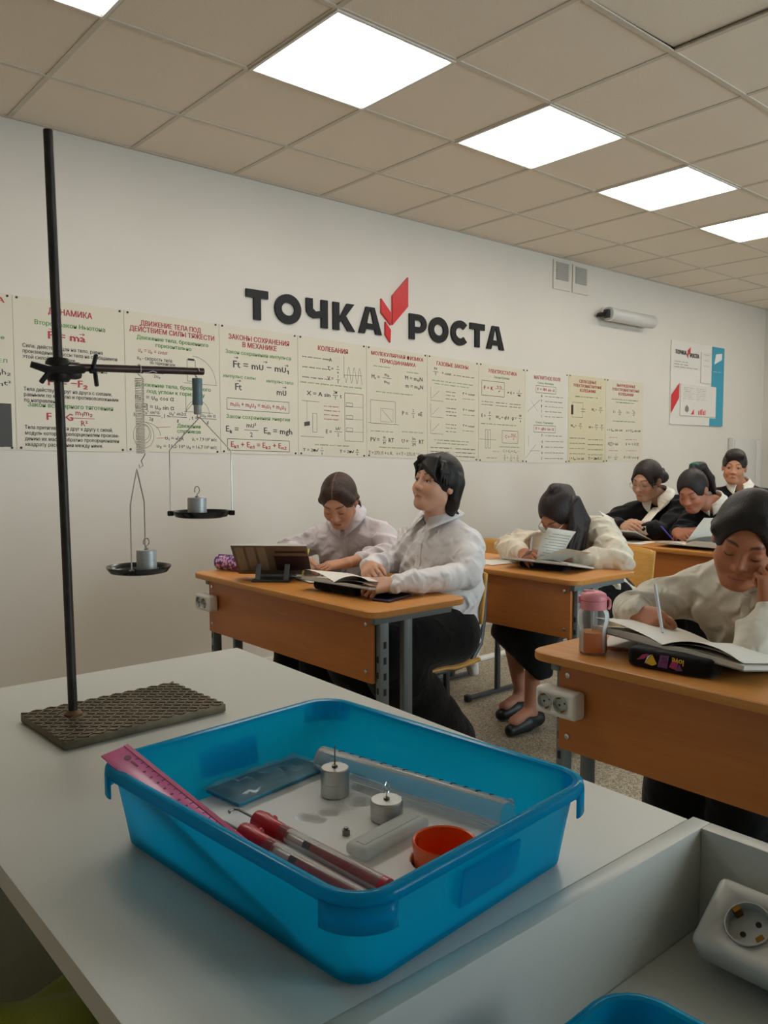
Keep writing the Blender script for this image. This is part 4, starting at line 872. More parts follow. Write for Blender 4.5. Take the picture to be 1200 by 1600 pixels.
# packet, ruler, nut, translucent bar
M_BAG = clear('packet_film', (0.90, 0.97, 0.98), 0.14, (0.7, 0.88, 0.92), 0.08); M_BLUEIN = mat('blue_card', srgb(52, 150, 184), 0.5)
t = thing('plastic_packet', 'blue packet in crinkled clear film at the far left of the foam', 'packet', (0.541, 0.856, TZ+FZ), 0.16)
obj('card', MB().box((0, 0, 0.003), (0.145, 0.062, 0.005), bev=0.001), M_BLUEIN, t)
rnd = random.Random(3); G = [[((i/14-0.5)*0.155, (j/7-0.5)*0.074, 0.0075+rnd.uniform(0, 0.007)*(0 < i < 14 and 0 < j < 7)) for j in range(8)] for i in range(15)]
obj('film', MB().grid(G), M_BAG, t, smooth=0.3)
M_PINK = clear('pink_plastic', (1.0, 0.40, 0.68), 0.80, (0.98, 0.25, 0.55), 0.2, 0.3); M_PINKD = mat('dark_pink', srgb(196, 60, 118), 0.4); M_PINKL = mat('ruler_print', srgb(110, 34, 70), 0.5)
a, b = Vector((0.351, 0.874, TZ+0.101)), Vector((0.402, 0.570, TZ+0.028)); d = b-a; L = d.length
xa = d.normalized(); ya = Vector((0.98, 0.1, 0.10)); ya = (ya-ya.dot(xa)*xa).normalized(); za = xa.cross(ya)
t = thing('ruler', 'pink plastic ruler leaning in the blue tray over its left rim', 'ruler', a); t.rotation_euler = Matrix((xa, ya, za)).transposed().to_euler()
obj('blade', MB().box((L/2, 0, 0), (L, 0.033, 0.002), bev=0.0006), M_PINK, t); sg = 1 if za.z > 0 else -1
obj('scale_edge', MB().box((L/2, 0.0145, sg*0.0012), (L, 0.005, 0.0008)), M_PINKD, t)
mk = MB()
for k in range(30): mk.box((0.03+k*0.01, 0.0100, sg*0.00115), (0.0007, 0.003 if k % 5 else 0.005, 0.0006))
for k in range(12): mk.box((0.055+k*0.0125, 0.003, sg*0.0011), (0.0022, 0.0028, 0.0006))
obj('markings', mk, M_PINKL, t)
obj('logo_dot', MB().lathe([(0.004, 0), (0.004, 0.0006)], 14, Matrix.Translation((0.022, 0.003, sg*0.0011))), M_PINKL, t); obj('logo_bar', MB().box((0.036, 0.003, sg*0.0011), (0.012, 0.0022, 0.0007)), M_PINKL, t)
tag(obj('brass_nut', MB().prism([(0.0045*math.cos(k*PI/3), 0.0045*math.sin(k*PI/3)) for k in range(6)], 0.006).tube([(0, 0, 0.005), (0, 0, 0.008)], 0.0025, 8), M_STEELD, loc=(0.527, 0.679, TZ+FZ)), 'tiny metal nut lying on the foam between dynamometers and cup', 'nut')
M_MILK = clear('milky_plastic', (0.9, 0.92, 0.9), 0.55, (0.88, 0.9, 0.88), 0.3, 0.3)
t = thing('plastic_bar', 'milky translucent plastic bar lying on the foam beside the orange cup', 'plastic bar', (0.552, 0.637, TZ+FZ), 0.14)
obj('body', MB().box((0, 0, 0.007), (0.105, 0.032, 0.014), bev=0.006, seg=3), M_MILK, t, smooth=0.7); obj('groove', MB().box((0, 0, 0.0143), (0.088, 0.012, 0.001)), M_MILK, t)
# ---- stand
M_IRON = mat('worn_black_iron', srgb(52, 44, 40), 0.45, metal=0.3, var=0.5, scale=45, stretch=(1, 1, 0.5), bump=0.2, bscale=90); M_CAST = mat('cast_base', srgb(104, 92, 70), 0.6, metal=0.2, var=0.35, scale=30); M_BROWN = mat('brown_rod', srgb(66, 40, 32), 0.4, var=0.2, scale=40)
BX, BY = 0.4584, 1.3053
t = thing('lab_stand', 'black metal lab stand with ribbed rectangular base on the white table', 'lab stand', (BX, BY, TZ))
ang = 0.04; bw, bd = 0.272, 0.182; bc = Vector((0.5345-BX, 1.281-BY, 0))
nx, ny = 96, 66; G = []
base = MB().box((bc.x, bc.y, 0.0075), (bw, bd, 0.013), rot=ang, bev=0.002)
obj('base', base, M_CAST, t)
rb = MB(); Rz = Matrix.Rotation(ang, 3, 'Z')                      # raised diamond tread: bars in alternating directions
for i in range(24):
    for j in range(17):
        p = Rz @ Vector(((i+0.5)/24*bw-bw/2, (j+0.5)/17*bd-bd/2, 0)); 
        if (p.x+bc.x)**2+(p.y+bc.y)**2 < 0.019**2: continue
        rb.box((p.x+bc.x, p.y+bc.y, 0.0145), (0.0125, 0.0032, 0.0022), rot=ang+(0.75 if (i+j) % 2 else -0.75))
tag(obj('tread_ribs', rb, M_CAST, t), kind='stuff')
lean = Vector((-0.0137, 0.0, 0.926)).normalized()
def on_rod(h): return lean*h
obj('rod', MB().tube([on_rod(0.013), on_rod(0.926)], 0.0072, 16), M_IRON, t); obj('nut', MB().lathe([(0.014, 0.013), (0.014, 0.017), (0.010, 0.020), (0.009, 0.022)], 20), mat('rusty_nut', srgb(120, 88, 60), 0.6, metal=0.3), t)
hz = 0.564
p = on_rod(hz)
cl = MB(); cl.lathe([(0.015, -0.018), (0.019, -0.012), (0.019, 0.012), (0.015, 0.018)], 20, Matrix.Translation(p)); cl.box(p+Vector((0.02, -0.002, 0.0)), (0.026, 0.026, 0.026), bev=0.005)
cl.tube([p+Vector((-0.045, -0.012, 0.005)), p+Vector((-0.02, -0.016, -0.002)), p+Vector((0.01, -0.016, 0.0)), p+Vector((0.035, -0.012, 0.003))], [0.005, 0.007, 0.008, 0.007], 8)
cl.tube([p+Vector((-0.02, -0.016, -0.006)), p+Vector((-0.033, -0.02, -0.022))], 0.004, 8)
obj('boss_clamp', cl, mat('clamp_black', srgb(34, 28, 26), 0.45, metal=0.2), t)
obj('wing_screw', MB().tube([p+Vector((0.043, -0.018, 0.0)), p+Vector((0.052, -0.018, 0.0))], 0.004, 8).box(p+Vector((0.050, -0.018, 0.014)), (0.005, 0.010, 0.026), rot=Matrix.Rotation(0.25, 3, 'Y'), bev=0.002).box(p+Vector((0.052, -0.018, -0.013)), (0.005, 0.010, 0.022), rot=Matrix.Rotation(-0.1, 3, 'Y'), bev=0.002), MATS['clamp_black'], t)
obj('cross_rod', MB().tube([p+Vector((0.0, -0.012, 0.004)), Vector((0.6935-BX, -0.012, 1.4265-TZ))], 0.0062, 14), M_BROWN, t)
CRY = BY-0.012
def czr(x): return TZ+(p.z+0.004)+(x-(BX+p.x))*((1.4265-TZ)-(p.z+0.004))/(0.6935-BX-p.x)
# springs with pans and weights
M_WIRE = mat('steel_wire', srgb(205, 200, 190), 0.35, metal=0.55)
sx = 0.577; zt, zb = czr(0.577)-0.008, 1.278
t = thing('coil_spring', 'steel coil spring hanging from the cross rod, left of the grey cylinder', 'spring', (sx, CRY, zt))
n = 46; pts = [(0.0072*math.cos(a), 0.0072*math.sin(a), -0.006-(zt-zb-0.012)*a/(2*PI*n)) for a in [k*2*PI*n/(n*14) for k in range(n*14+1)]]
obj('coil', MB().tube(pts, 0.0006, 4), M_WIRE, t); obj('hook', MB().tube([(0.0072, 0, -0.006)]+[(0.0, 0.0075*math.cos(a), 0.0075+0.0085*math.sin(a)) for a in [-1.4+k*5.4/12 for k in range(13)]], 0.0009, 6), M_SOCK, t); obj('loose_end', MB().tube([(0.003, -0.008, 0.002), (0.012, -0.009, 0.003), (0.02, -0.008, 0.006), (0.027, -0.008, 0.004)], 0.0008, 6), M_SOCK, t)
obj('hook', MB().tube([(0.0072, 0, -(zt-zb-0.006)), (0.004, 0, -(zt-zb)), (0.0, 0, -(zt-zb)-0.006), (0.003, 0, -(zt-zb)-0.014), (-0.003, 0, -(zt-zb)-0.018), (-0.004, 0, -(zt-zb)-0.012)], 0.0008, 6), M_CHROME, t)
M_PAN = mat('black_pan', srgb(22, 21, 22), 0.25, spec=0.6)
def pan(label, x, y, ztop, z, r, rz, tilt=(0, 0), a=None):
    """a round dish on a wire hanger: the wire goes from the hook point down two sides"""
    t = thing('weighing_pan', label, 'weighing pan', (x, y, z), rz, 'black weighing pans on wire hangers')
    obj('dish', MB().lathe([(r*0.72, 0.0), (r*0.9, 0.002), (r, 0.009), (r+0.001, 0.012), (r-0.001, 0.0115), (r*0.88, 0.0045), (r*0.7, 0.0025), (0.0004, 0.0025)], 40, cap1=False), M_PAN, t, smooth=0.7)
    for s in (-1, 1): obj('lug', MB().box((s*(r+0.003), 0, 0.008), (0.011, 0.010, 0.009), bev=0.002), M_PAN, t)
    obj('ring_ridge', MB().lathe([(r*0.5, 0.0025), (r*0.5, 0.004), (r*0.46, 0.004), (r*0.46, 0.0025)], 32, cap0=False, cap1=False), M_PAN, t)
    H_ = ztop-z; w = r+0.003; k = H_*0.33
    obj('wire_hanger', MB().tube([(-w, 0, 0.006), (-w, 0, H_-k), (-0.002, 0, H_-0.002), (0, 0, H_), (0.002, 0, H_-0.002), (w, 0, H_-k), (w, 0, 0.006)], 0.0011, 6), M_WIRE, t); return t
PR = 0.0515
pan('black weighing pan hanging lower, under the coil spring', 0.5690, CRY, 1.258, 1.085, PR, 0.95)
pan('black weighing pan hanging higher, under the grey spring cylinder', 0.686, CRY, 1.347, 1.172, PR-0.002, -0.55)
weight('steel weight with small hook standing in the lower hanging pan', 0.581, CRY-0.004, 1.0878, 0.0165, 0.036, 0.006, M_ALU, 'steel weights in the hanging pans')
weight('steel weight with bright hook standing in the upper hanging pan', 0.679, CRY+0.002, 1.1748, 0.0165, 0.033, 0.006, M_ALU, 'steel weights in the hanging pans')
M_BLUEGREY = mat('blue_grey_plastic', srgb(120, 142, 150), 0.45)
zt = czr(0.682)-0.0065
t = thing('spring_cylinder', 'blue-grey spring cylinder hanging at the free end of the cross rod', 'dynamometer', (0.682, CRY, 0)); 
obj('sleeve', MB().lathe([(0.0085, 1.368), (0.009, 1.370), (0.0085, 1.39), (0.009, 1.412), (0.0085, 1.414)], 20), M_BLUEGREY, t); obj('tip', MB().lathe([(0.006, 1.352), (0.0068, 1.354), (0.0068, 1.368)], 16), mat('tip_grey', srgb(190, 188, 182), 0.3), t)
obj('hook', MB().tube([(0, 0, 1.412)]+[(0, 0.0075*math.cos(a), 1.4245+0.008*math.sin(a)) for a in [-1.5+k*4.6/10 for k in range(11)]], 0.0011, 6), M_WIRE, t); obj('hook', MB().tube([(0, 0, 1.354), (0, 0.002, 1.348), (0, 0, 1.3455), (0, -0.002, 1.348)], 0.001, 6), M_WIRE, t)
# cloth bag under the table
M_OLIVE = mat('olive_cloth', srgb(150, 160, 48), 0.9, sheen=0.3, bump=0.3, bscale=300, var=0.15, scale=8)
s = Sdf((-0.26, -0.26, -0.02), (0.26, 0.26, 0.5), 0.011)
s.add(rbox((0, 0, 0.19), (0.15, 0.12, 0.14), 0.04), 0.02); s.add(rcone((-0.12, -0.1, 0.36), (0.13, 0.10, 0.37), 0.035, 0.045), 0.06); s.add(rcone((-0.14, 0.1, 0.36), (0.1, -0.08, 0.34), 0.03, 0.03), 0.05)
s.warp(lambda X, Y, Z: 0.008*np.sin(38*X+9*Z+4*Y)*np.sin(17*Y-21*Z)); s.plane((0, 0, 0.001), (0, 0, -1))
bag = obj('cloth_bag', s.mesh('cloth_bag'), M_OLIVE, loc=(0.46, 1.27, 0)); tag(bag, 'olive green cloth bag under the white demonstration table', 'bag')
# ------------------------------------------------------------------ people
def skin_mat():
    return mat('skin', (0.5, 0.3, 0.2), 0.5, spec=0.35, attr=True, sss=0.12, bump=0.04, bscale=260)
M_SKIN = skin_mat()
def cloth(name, col, **k):
    m = mat(name, col, 0.85, spec=0.15, sheen=0.15, bump=k.pop('bump', 0.8), bscale=k.pop('bscale', 20), detail=3, **k)
    for n in m.node_tree.nodes:
        if n.type == 'TEX_NOISE': n.noise_type = 'RIDGED_MULTIFRACTAL'; n.inputs['Distortion'].default_value = 0.5; n.inputs['Roughness'].default_value = 0.45
        if n.type == 'BUMP': n.inputs['Distance'].default_value = 0.02
    return m
M_SHIRT = cloth('white_cotton', srgb(226, 222, 222)); M_BLOUSE = cloth('lilac_white_cotton', srgb(216, 208, 212)); M_CREAM = cloth('cream_blouse', srgb(222, 214, 196)); M_CREAM2 = cloth('pale_cream_blouse', srgb(220, 216, 202))
M_BLACK = cloth('black_cloth', srgb(11, 11, 12), bump=.3); M_KNIT = cloth('black_knit', srgb(14, 13, 15), bscale=14, bump=.4); M_COLLARW = cloth('collar_white', srgb(228, 222, 208))
def hair_mat(name, col, st):
    m = mat(name, col, 0.46, spec=0.40, attr=True, var=0.30, scale=1.0, stretch=st, bump=0.30, bscale=1.0, bstretch=st, detail=3); return m
M_HAIRX = hair_mat('hair_swept_back', (0.02, 0.01, 0.01), (10, 420, 420)); M_HAIRY = hair_mat('hair_swept_aside', (0.02, 0.01, 0.01), (420, 12, 12)); M_HAIRZ = hair_mat('hair_hanging', (0.02, 0.01, 0.01), (380, 380, 8))
M_EYE = mat('eye_white', srgb(214, 206, 198), 0.15); M_IRIS = mat('iris_dark', srgb(40, 24, 16), 0.1); M_LASH = mat('lash', srgb(24, 16, 14), 0.6)
M_BUTTON = mat('button', srgb(236, 232, 226), 0.25); M_SHOE = mat('black_shoe', srgb(20, 19, 20), 0.45); M_SHOEW = mat('pale_shoe', srgb(200, 196, 190), 0.5); M_GLASSF = mat('glasses_frame', srgb(150, 140, 125), 0.25, metal=0.8); M_LENS = clear('lens', (0.97, 0.98, 0.98), 0.05, (0.8, 0.85, 0.9), 0.03)
def rotz(a): return np.array([[math.cos(a), -math.sin(a), 0], [math.sin(a), math.cos(a), 0], [0, 0, 1]])
def roty(a): return np.array([[math.cos(a), 0, math.sin(a)], [0, 1, 0], [-math.sin(a), 0, math.cos(a)]])
def rotx(a): return np.array([[1, 0, 0], [0, math.cos(a), -math.sin(a)], [0, math.sin(a), math.cos(a)]])
def head_prims(fat=0.0, look=0.0):
    """(op, primitive, blend) in the head frame: x forward, y to the person's left, z up, origin between the ears"""
    P = [('+', ell((-.012, 0, .028), (.092, .074, .086)), .02), ('+', ell((.026, 0, -.028), (.064, .061+fat*.5, .082)), .03), ('+', ell((.060, 0, -.094), (.025, .025+fat*.4, .019+fat*.2)), .030)]
    for s in (-1, 1):
        P += [('+', rcone((.004, s*(.050+fat), -.058), (.052, s*.018, -.096), .017+fat*.4, .015), .03), ('+', ell((.055, s*(.036+fat*.4), -.034), (.027, .026+fat*.5, .026+fat*.3)), .025)]
    P += [('+', rcone((.0765, -.032, .021), (.0765, .032, .021), .010, .010), .022)]
    for s in (-1, 1): P += [('-', ell((.0965, s*.031, .003), (.019, .019, .0125)), .014)]
    P += [('+', rcone((.082, 0, .010), (.101, 0, -.028), .0065, .0095), .014), ('+', ell((.1025, 0, -.033), (.0115, .0110, .0095)), .008)]
    for s in (-1, 1): P += [('+', ell((.0935, s*.0125, -.036), (.0095, .0075, .0075)), .007), ('-', ell((.0985, s*.0062, -.0435), (.0045, .0035, .0035)), .004)]
    P += [('+', rcone((.0775, -.019, -.0665), (.0865, 0, -.0630), .0045, .0056), .008), ('+', rcone((.0775, .019, -.0665), (.0865, 0, -.0630), .0045, .0056), .008), ('+', rcone((.080, -.015, -.0745), (.080, .015, -.0745), .0060, .0060), .009), ('+', ell((.0845, 0, -.0745), (.0055, .013, .0060)), .008),
          ('-', rcone((.0910, -.020, -.0695), (.0910, .020, -.0695), .0026, .0026), .004)]
    for s in (-1, 1):
        if look < 0.5: P += [('+', ell((.0755, s*.031, .0085), (.0150, .0165, .0085)), .006)]      # upper lid
        else: P += [('+', ell((.0755, s*.031, .0025), (.0152, .0165, .0125)), .007)]               # lowered lid
        P += [('+', ell((-.010, s*.078, -.003), (.017, .0075, .030), rotz(s*-.35).T), .008), ('-', ell((-.006, s*.0865, -.001), (.0085, .006, .016)), .006)]
    return P
def hand_prims(w, fdir, dorsal, side, curl=(.5, .6, .4), spread=.06, thumb=(.55, .35), sc=1.0, pinch=False):
    """wrist point, finger direction, back-of-hand direction; side +1 left hand, -1 right hand. Returns primitives"""
    f = nrm(fdir); d = np.asarray(dorsal, float); d = nrm(d-f*(d @ f)); t = np.cross(d, f)*(-side)
    w = np.asarray(w, float); W = lambda a, b, c: w+sc*(a*f+b*t+c*d); P = []
    for k, (b, x) in enumerate(((.027, .086), (.009, .090), (-.010, .085), (-.027, .076))):
        P.append([rcone(W(.0, b*.55, .0), W(x, b, .002), .0145*sc, .0112*sc), .014*sc])
    P.append([rcone(W(.01, .018, -.008), W(.05, .030, -.010), .014*sc, .015*sc), .016*sc])
    L = ((.041, .026, .020), (.045, .029, .021), (.042, .027, .020), (.033, .020, .018))
    for k, (b, x) in enumerate(((.027, .086), (.009, .090), (-.010, .085), (-.027, .076))):
        p = W(x, b, .002); a = 0.0; s = (1.5-k)*spread
        for j in range(3):
            c = curl[j]*(1+.10*k if not pinch else (0.8 if k == 0 else 1.15)); a += c
            dr = math.cos(a)*(math.cos(s)*f+math.sin(s)*t)-math.sin(a)*d; q = p+sc*L[k][j]*dr
            P.append([rcone(p, q, (.0088, .0078, .0070)[j]*sc*(1 if k < 3 else .9), (.0078, .0070, .0058)[j]*sc*(1 if k < 3 else .9)), .004*sc]); p = q
    p = W(.022, .022, -.006); a0, a1 = thumb
    for j, (l, r0, r1) in enumerate(((.042, .0125, .0105), (.031, .0100, .0088), (.025, .0085, .0066))):
        an = a0-j*a1*0.8; dr = nrm(math.cos(an)*f+math.sin(an)*t-(.35+.25*j*a1)*d); q = p+sc*l*dr; P.append([rcone(p, q, r0*sc, r1*sc), .007*sc]); p = q
    return P
def wrinkled(a, b, ra, rb, n, amp, rnd):
    a, b = np.asarray(a, float), np.asarray(b, float); out = []; pts = []
    for i in range(n+1):
        t = i/n; pts.append((a+(b-a)*t+np.array([rnd.uniform(-1, 1) for _ in range(3)])*amp*(0 < i < n), (ra+(rb-ra)*t)*(1+(rnd.uniform(-.8, .9))*amp*11*(0 < i < n))))
    for (p, r), (q, s) in zip(pts, pts[1:]): out.append(rcone(p, q, r, s))
    return out
class Person:
    def __init__(s, label, pelvis, mid, heading, half, head, hy, hp, hr=0.0, g=1.0, skin=(200, 150, 122), fat=0.0, look=0.0, hs=1.0, res=.0036, seed=1, hairc=(34, 22, 18), browc=None, lips=(176, 104, 92), drop=.022):
        s.label, s.g, s.res, s.seed, s.hs = label, g, res, seed, hs; s.rnd = random.Random(seed)
        s.pelvis, s.mid, s.head = map(lambda q: np.array(q, float), (pelvis, mid, head)); h = math.radians(heading)
        s.u = nrm(s.mid-s.pelvis); f = np.array([math.cos(h), math.sin(h), 0]); s.f = nrm(f-s.u*(f @ s.u)); s.l = np.cross(s.u, s.f); s.T = np.array([s.f, s.l, s.u])
        s.sL, s.sR = s.mid+s.l*half-s.u*drop, s.mid-s.l*half-s.u*drop; s.half = half
        s.H = rotz(math.radians(hy)) @ roty(math.radians(hp)) @ rotx(math.radians(hr)); s.hp = lambda *p: s.head+s.H @ (np.array(p, float)*s.hs)
        s.fat, s.look = fat, look; s.skin = np.array(srgb(*skin)[:3]); s.hairc = np.array(srgb(*hairc)[:3]); s.lips = np.array(srgb(*lips)[:3]); s.browc = s.hairc if browc is None else np.array(srgb(*browc)[:3])
        s.base = np.array([s.pelvis[0], s.pelvis[1], 0.0]); s.hands = []; s.o = None; s.neckb = s.mid+s.u*.055*1.0-s.f*.012
    def arms(s, eL, wL, eR, wR): s.eL, s.wL, s.eR, s.wR = [np.array(q, float) for q in (eL, wL, eR, wR)]
    def legs(s, kL, aL, kR, aR): s.kL, s.aL, s.kR, s.aR = [np.array(q, float) for q in (kL, aL, kR, aR)]; return s
    def torso(s, o):
        g, f, l, u, p, m = s.g, s.f, s.l, s.u, s.pelvis, s.mid; T = s.T; L = np.linalg.norm(m-p)
        h = s.half
        return [[scone(p-l*.065*g, p+l*.065*g, .112*g+o, .112*g+o, T, (1.0, 1, 1)), .05], [ell(p+u*L*.36+f*.012, np.array([.108, .135, .16])*g+o, T), .06], [ell(p+u*L*.66+f*.005, np.array([.108, .142, .15])*g+o, T), .06],
                [scone(m-u*.075-l*(h-.075), m-u*.075+l*(h-.075), .098+o, .098+o, T, (.92, 1, 1)), .05], [rcone(s.sL-u*.012, s.sR-u*.012, .050+o, .050+o), .05],
                [rcone(s.neckb+u*.022, s.sL*.75+m*.25, .038+o*.6, .040+o*.8), .04], [rcone(s.neckb+u*.022, s.sR*.75+m*.25, .038+o*.6, .040+o*.8), .04]]
    def body(s):
        hs = s.hs; lo = np.min([s.pelvis-.2, s.head-.16, s.eL-.1, s.eR-.1, s.wL-.2, s.wR-.2, s.kL-.12, s.kR-.12, s.aL-.2, s.aR-.2], 0); hi = np.max([s.pelvis+.2, s.head+.16, s.eL+.1, s.eR+.1, s.wL+.2, s.wR+.2, s.kL+.12, s.kR+.12, s.aL+.2, s.aR+.2], 0); lo[2] = max(lo[2], -.01)
        fines = [(s.head-.125*hs, s.head+.125*hs, s.res)]
        for w, fd in ((s.wL, s.hands[0][0]), (s.wR, s.hands[1][0])):
            c = w+nrm(fd)*.08; fines.append((c-.095, c+.095, s.res*1.15))
        q = Sdf(lo, hi, .015, fines)
        q.addall(s.torso(-.012))
        for sh, e, w in ((s.sL, s.eL, s.wL), (s.sR, s.eR, s.wR)):
            q.add(rcone(sh, e, .046, .038), .03); q.add(rcone(e, w, .033, .0245), .02)
        for sg, k, a in ((1, s.kL, s.aL), (-1, s.kR, s.aR)):
            q.add(rcone(s.pelvis+s.l*.085*sg, k, .078*s.g, .055), .04); q.add(rcone(k, a, .048, .030), .03); fd = nrm((s.f[0], s.f[1], 0)); q.add(rcone(a-V3(0, 0, .03), a+fd*.13-V3(0, 0, .045), .035, .026), .02)
        q.add(rcone(s.hp(-.022, 0, -.06), s.neckb-s.u*.02, .049*hs, .055), .03); q.add(rcone(s.hp(.005, 0, -.075), s.neckb+s.f*.03, .028*hs, .033), .022)
        for op, p, k in head_prims(s.fat, s.look):
            p = list(p)
            if hs != 1.0:
                if p[0] == 'c': p[1], p[2], p[3], p[4] = p[1]*hs, p[2]*hs, p[3]*hs, p[4]*hs
                else: p[1], p[2] = p[1]*hs, p[2]*hs
            p = moved(tuple(p), s.H, s.head); (q.add if op == '+' else q.cut)(p, k*hs)
        for sd, w, a in ((1, s.wL, s.hands[0]), (-1, s.wR, s.hands[1])): q.addall(hand_prims(w, a[0], a[1], sd, **a[2]))
        def color(W):
            p = (W-s.head) @ s.H/hs; c = np.tile(s.skin, (len(W), 1))
            r = lambda cx_, cy_, cz_, a, b, d: np.exp(-(((p[:, 0]-cx_)/a)**2+((np.abs(p[:, 1])-cy_)/b)**2+((p[:, 2]-cz_)/d)**2))
            def mix(col, w): 
                nonlocal c
                c = c*(1-w[:, None])+np.asarray(col)*w[:, None]
            mix(s.skin*np.array([1.12, .80, .74]), .45*r(.066, .042, -.034, .03, .02, .02)); mix(s.skin*np.array([1.1, .82, .8]), .4*r(.104, 0, -.034, .014, .014, .012)); mix(s.skin*np.array([.80, .70, .66]), .5*r(.08, .031, -.002, .02, .018, .012))
            lipm = sm(1-(np.abs(p[:, 1])/.0225)**2-((p[:, 2]+.0695-.0015*np.cos(p[:, 1]*150))/.0095)**2, 0.0, .5)*(p[:, 0] > .07); mix(s.lips, .75*lipm); mix(s.lips*.45, .8*np.exp(-((p[:, 2]+.0697)/.0016)**2)*(np.abs(p[:, 1]) < .021)*(p[:, 0] > .074))
            ay = np.abs(p[:, 1]); bz = .0245+.006*np.sin(np.clip((ay-.012)/.038, 0, 1)*2.6); bm = sm(1-np.abs(p[:, 2]-bz)/(.0050-.0025*np.clip((ay-.03)/.025, 0, 1)), 0, .6)*sm(ay, .010, .016)*(1-sm(ay, .046, .054))*(p[:, 0] > .045); mix(s.browc, .80*bm)
            mix(s.skin*.35, .8*np.exp(-(((ay-.0062)/.004)**2+((p[:, 2]+.0435)/.003)**2))*(p[:, 0] > .085))
            return c
        s.o = tag(obj('person', q.mesh('person', s.base, color, relax=1), M_SKIN, loc=s.base), s.label, 'person')
        for sg in (-1, 1):
            if s.look < .5:
                e = obj('eye', MB().lathe([(0.0005, -.0118)]+[(.0118*math.sin(a), -.0118*math.cos(a)) for a in [.2+k*(PI-.4)/9 for k in range(10)]]+[(.0005, .0118)], 20), M_EYE); c = s.hp(.0745, sg*.031, .0015)
                ld = s.H @ V3(.97, .0, -.12); e.location = c-s.base; e.rotation_euler = Vector(ld).to_track_quat('Z', 'Y').to_euler(); e.scale = (hs,)*3; e.parent = s.o
                obj('iris', MB().lathe([(.0058, .0106), (.0045, .0113), (.0005, .0122)], 18), M_IRIS, e)
                z0 = [(.0880-.0018*abs(k)-(.0012*k*k*.35), sg*(.031+k*.0046), .0058-.0009*k*k) for k in (-3, -2, -1, 0, 1, 2, 3)]
            else: z0 = [(.0895-.0009*k*k, sg*(.031+k*.0046), -.0062+.0006*k*k) for k in (-3, -2, -1, 0, 1, 2, 3)]
            obj('eyelashes', MB().tube([s.hp(*v)-s.base for v in z0], .0011*hs, 5), M_LASH, s.o)
        return s.o
    def part(s, name, q, m, relax=1, color=None, soft=.6): return obj(name, q.mesh(name, s.base, color, relax), m, s.o)
    def shirt(s, m, o=.014, hem=.10, cuffs=(.03, .03), name='shirt', amp=.0055, loose=1.0, res=.0055, flare=0.0, wr=.030, neck=.03, lap=0.0, tail=0.0):
        lo = np.min([s.pelvis-.25, s.mid-.28, s.eL-.1, s.eR-.1, s.wL-.06, s.wR-.06], 0); hi = np.max([s.pelvis+.25, s.mid+.28, s.eL+.1, s.eR+.1, s.wL+.06, s.wR+.06], 0); lo[2] = s.pelvis[2]-hem-.10-tail; hi = hi+s.f*np.sign(s.f)*0; lo = lo-np.abs(s.f)*lap; hi = hi+.05
        q = Sdf(lo, hi, res); r = s.rnd; q.addall(s.torso(o))
        if hem > .0: q.add(scone(s.pelvis-s.u*hem*.6-s.l*.07*s.g, s.pelvis-s.u*hem*.6+s.l*.07*s.g, .118*s.g+o+flare, .118*s.g+o+flare, s.T, (1.05, 1, 1)), .05)
        if lap:
            q.add(rcone(s.pelvis-s.l*.02+s.u*.03, s.pelvis-s.l*.02+s.f*(lap+.06)+s.u*.02, .128, .118), .04)
            q.add(ell(s.mid-s.u*.20-s.f*.055, (.135, .185, .24), s.T), .06)
        if tail: q.add(rcone(s.pelvis-s.f*.10+s.l*.07+s.u*.04, s.pelvis-s.f*.125+s.l*.115-s.u*(.03+tail), .085, .022), .04)
        for sg, sh, e, w, cf in ((1, s.sL, s.eL, s.wL, cuffs[0]), (-1, s.sR, s.eR, s.wR, cuffs[1])):
            end = w-nrm(w-e)*cf
            q.addall(wrinkled(sh, e, (.056+o*.6)*loose, (.046+o*.5)*loose, 6, amp, r), .018); q.addall(wrinkled(e, end-nrm(end-e)*.035, (.046+o*.4)*loose, (.034+o*.35)*loose, 8, amp, r), .007); q.add(rcone(end-nrm(end-e)*.045, end, wr+.006, wr+.005), .006)
            for k in range(7):                                     # folds pulled from the shoulder and the elbow
                t = r.uniform(.05, .6); a = sh*(1-t)+s.pelvis*t+s.l*sg*r.uniform(-.05, .0)+s.f*r.uniform(.06, .09); b = a-s.l*sg*r.uniform(.05, .13)-s.u*r.uniform(.02, .12)
                q.add(rcone(a, b, .020, .010), .025)
        sd = s.seed*1.7
        def d(X, Y, Z):
            wx = X+.018*np.sin(17*Y+11*Z+sd)+.010*np.sin(31*Z-23*X+sd); wy = Y+.018*np.sin(15*Z-13*X+2*sd)+.008*np.sin(37*X+9*Y); wz = Z+.016*np.sin(14*X+18*Y+sd)
            rd = lambda v: 1-2*np.abs(np.sin(v))
            m1 = np.clip(.5+.9*np.sin(9*wx+7*wy-11*wz+sd), 0, 1); m2 = np.clip(.45+.9*np.sin(8*wz-10*wy+6*wx+3+sd), 0, 1)
            return -amp*1.0*(m1*rd(30*wz+24*wy-14*wx)+m2*rd(34*wx+26*wz+18*wy)*.8+.35*rd(60*wz-44*wy+20*wx)*m1*m2)
        q.warp(d); q.cut(rcone(s.neckb-s.u*.012+s.f*neck*.6, s.neckb+s.u*.11+s.f*.03, .052, .085), .012)
        for cc in (s.hp(0, 0, -.02),): q.cut(ell(cc, (.10*s.hs, .075*s.hs, .10*s.hs), s.H.T), .01)
        o_ = s.part(name, q, m); s.shirt_o = o_; s.bvh = None; return o_
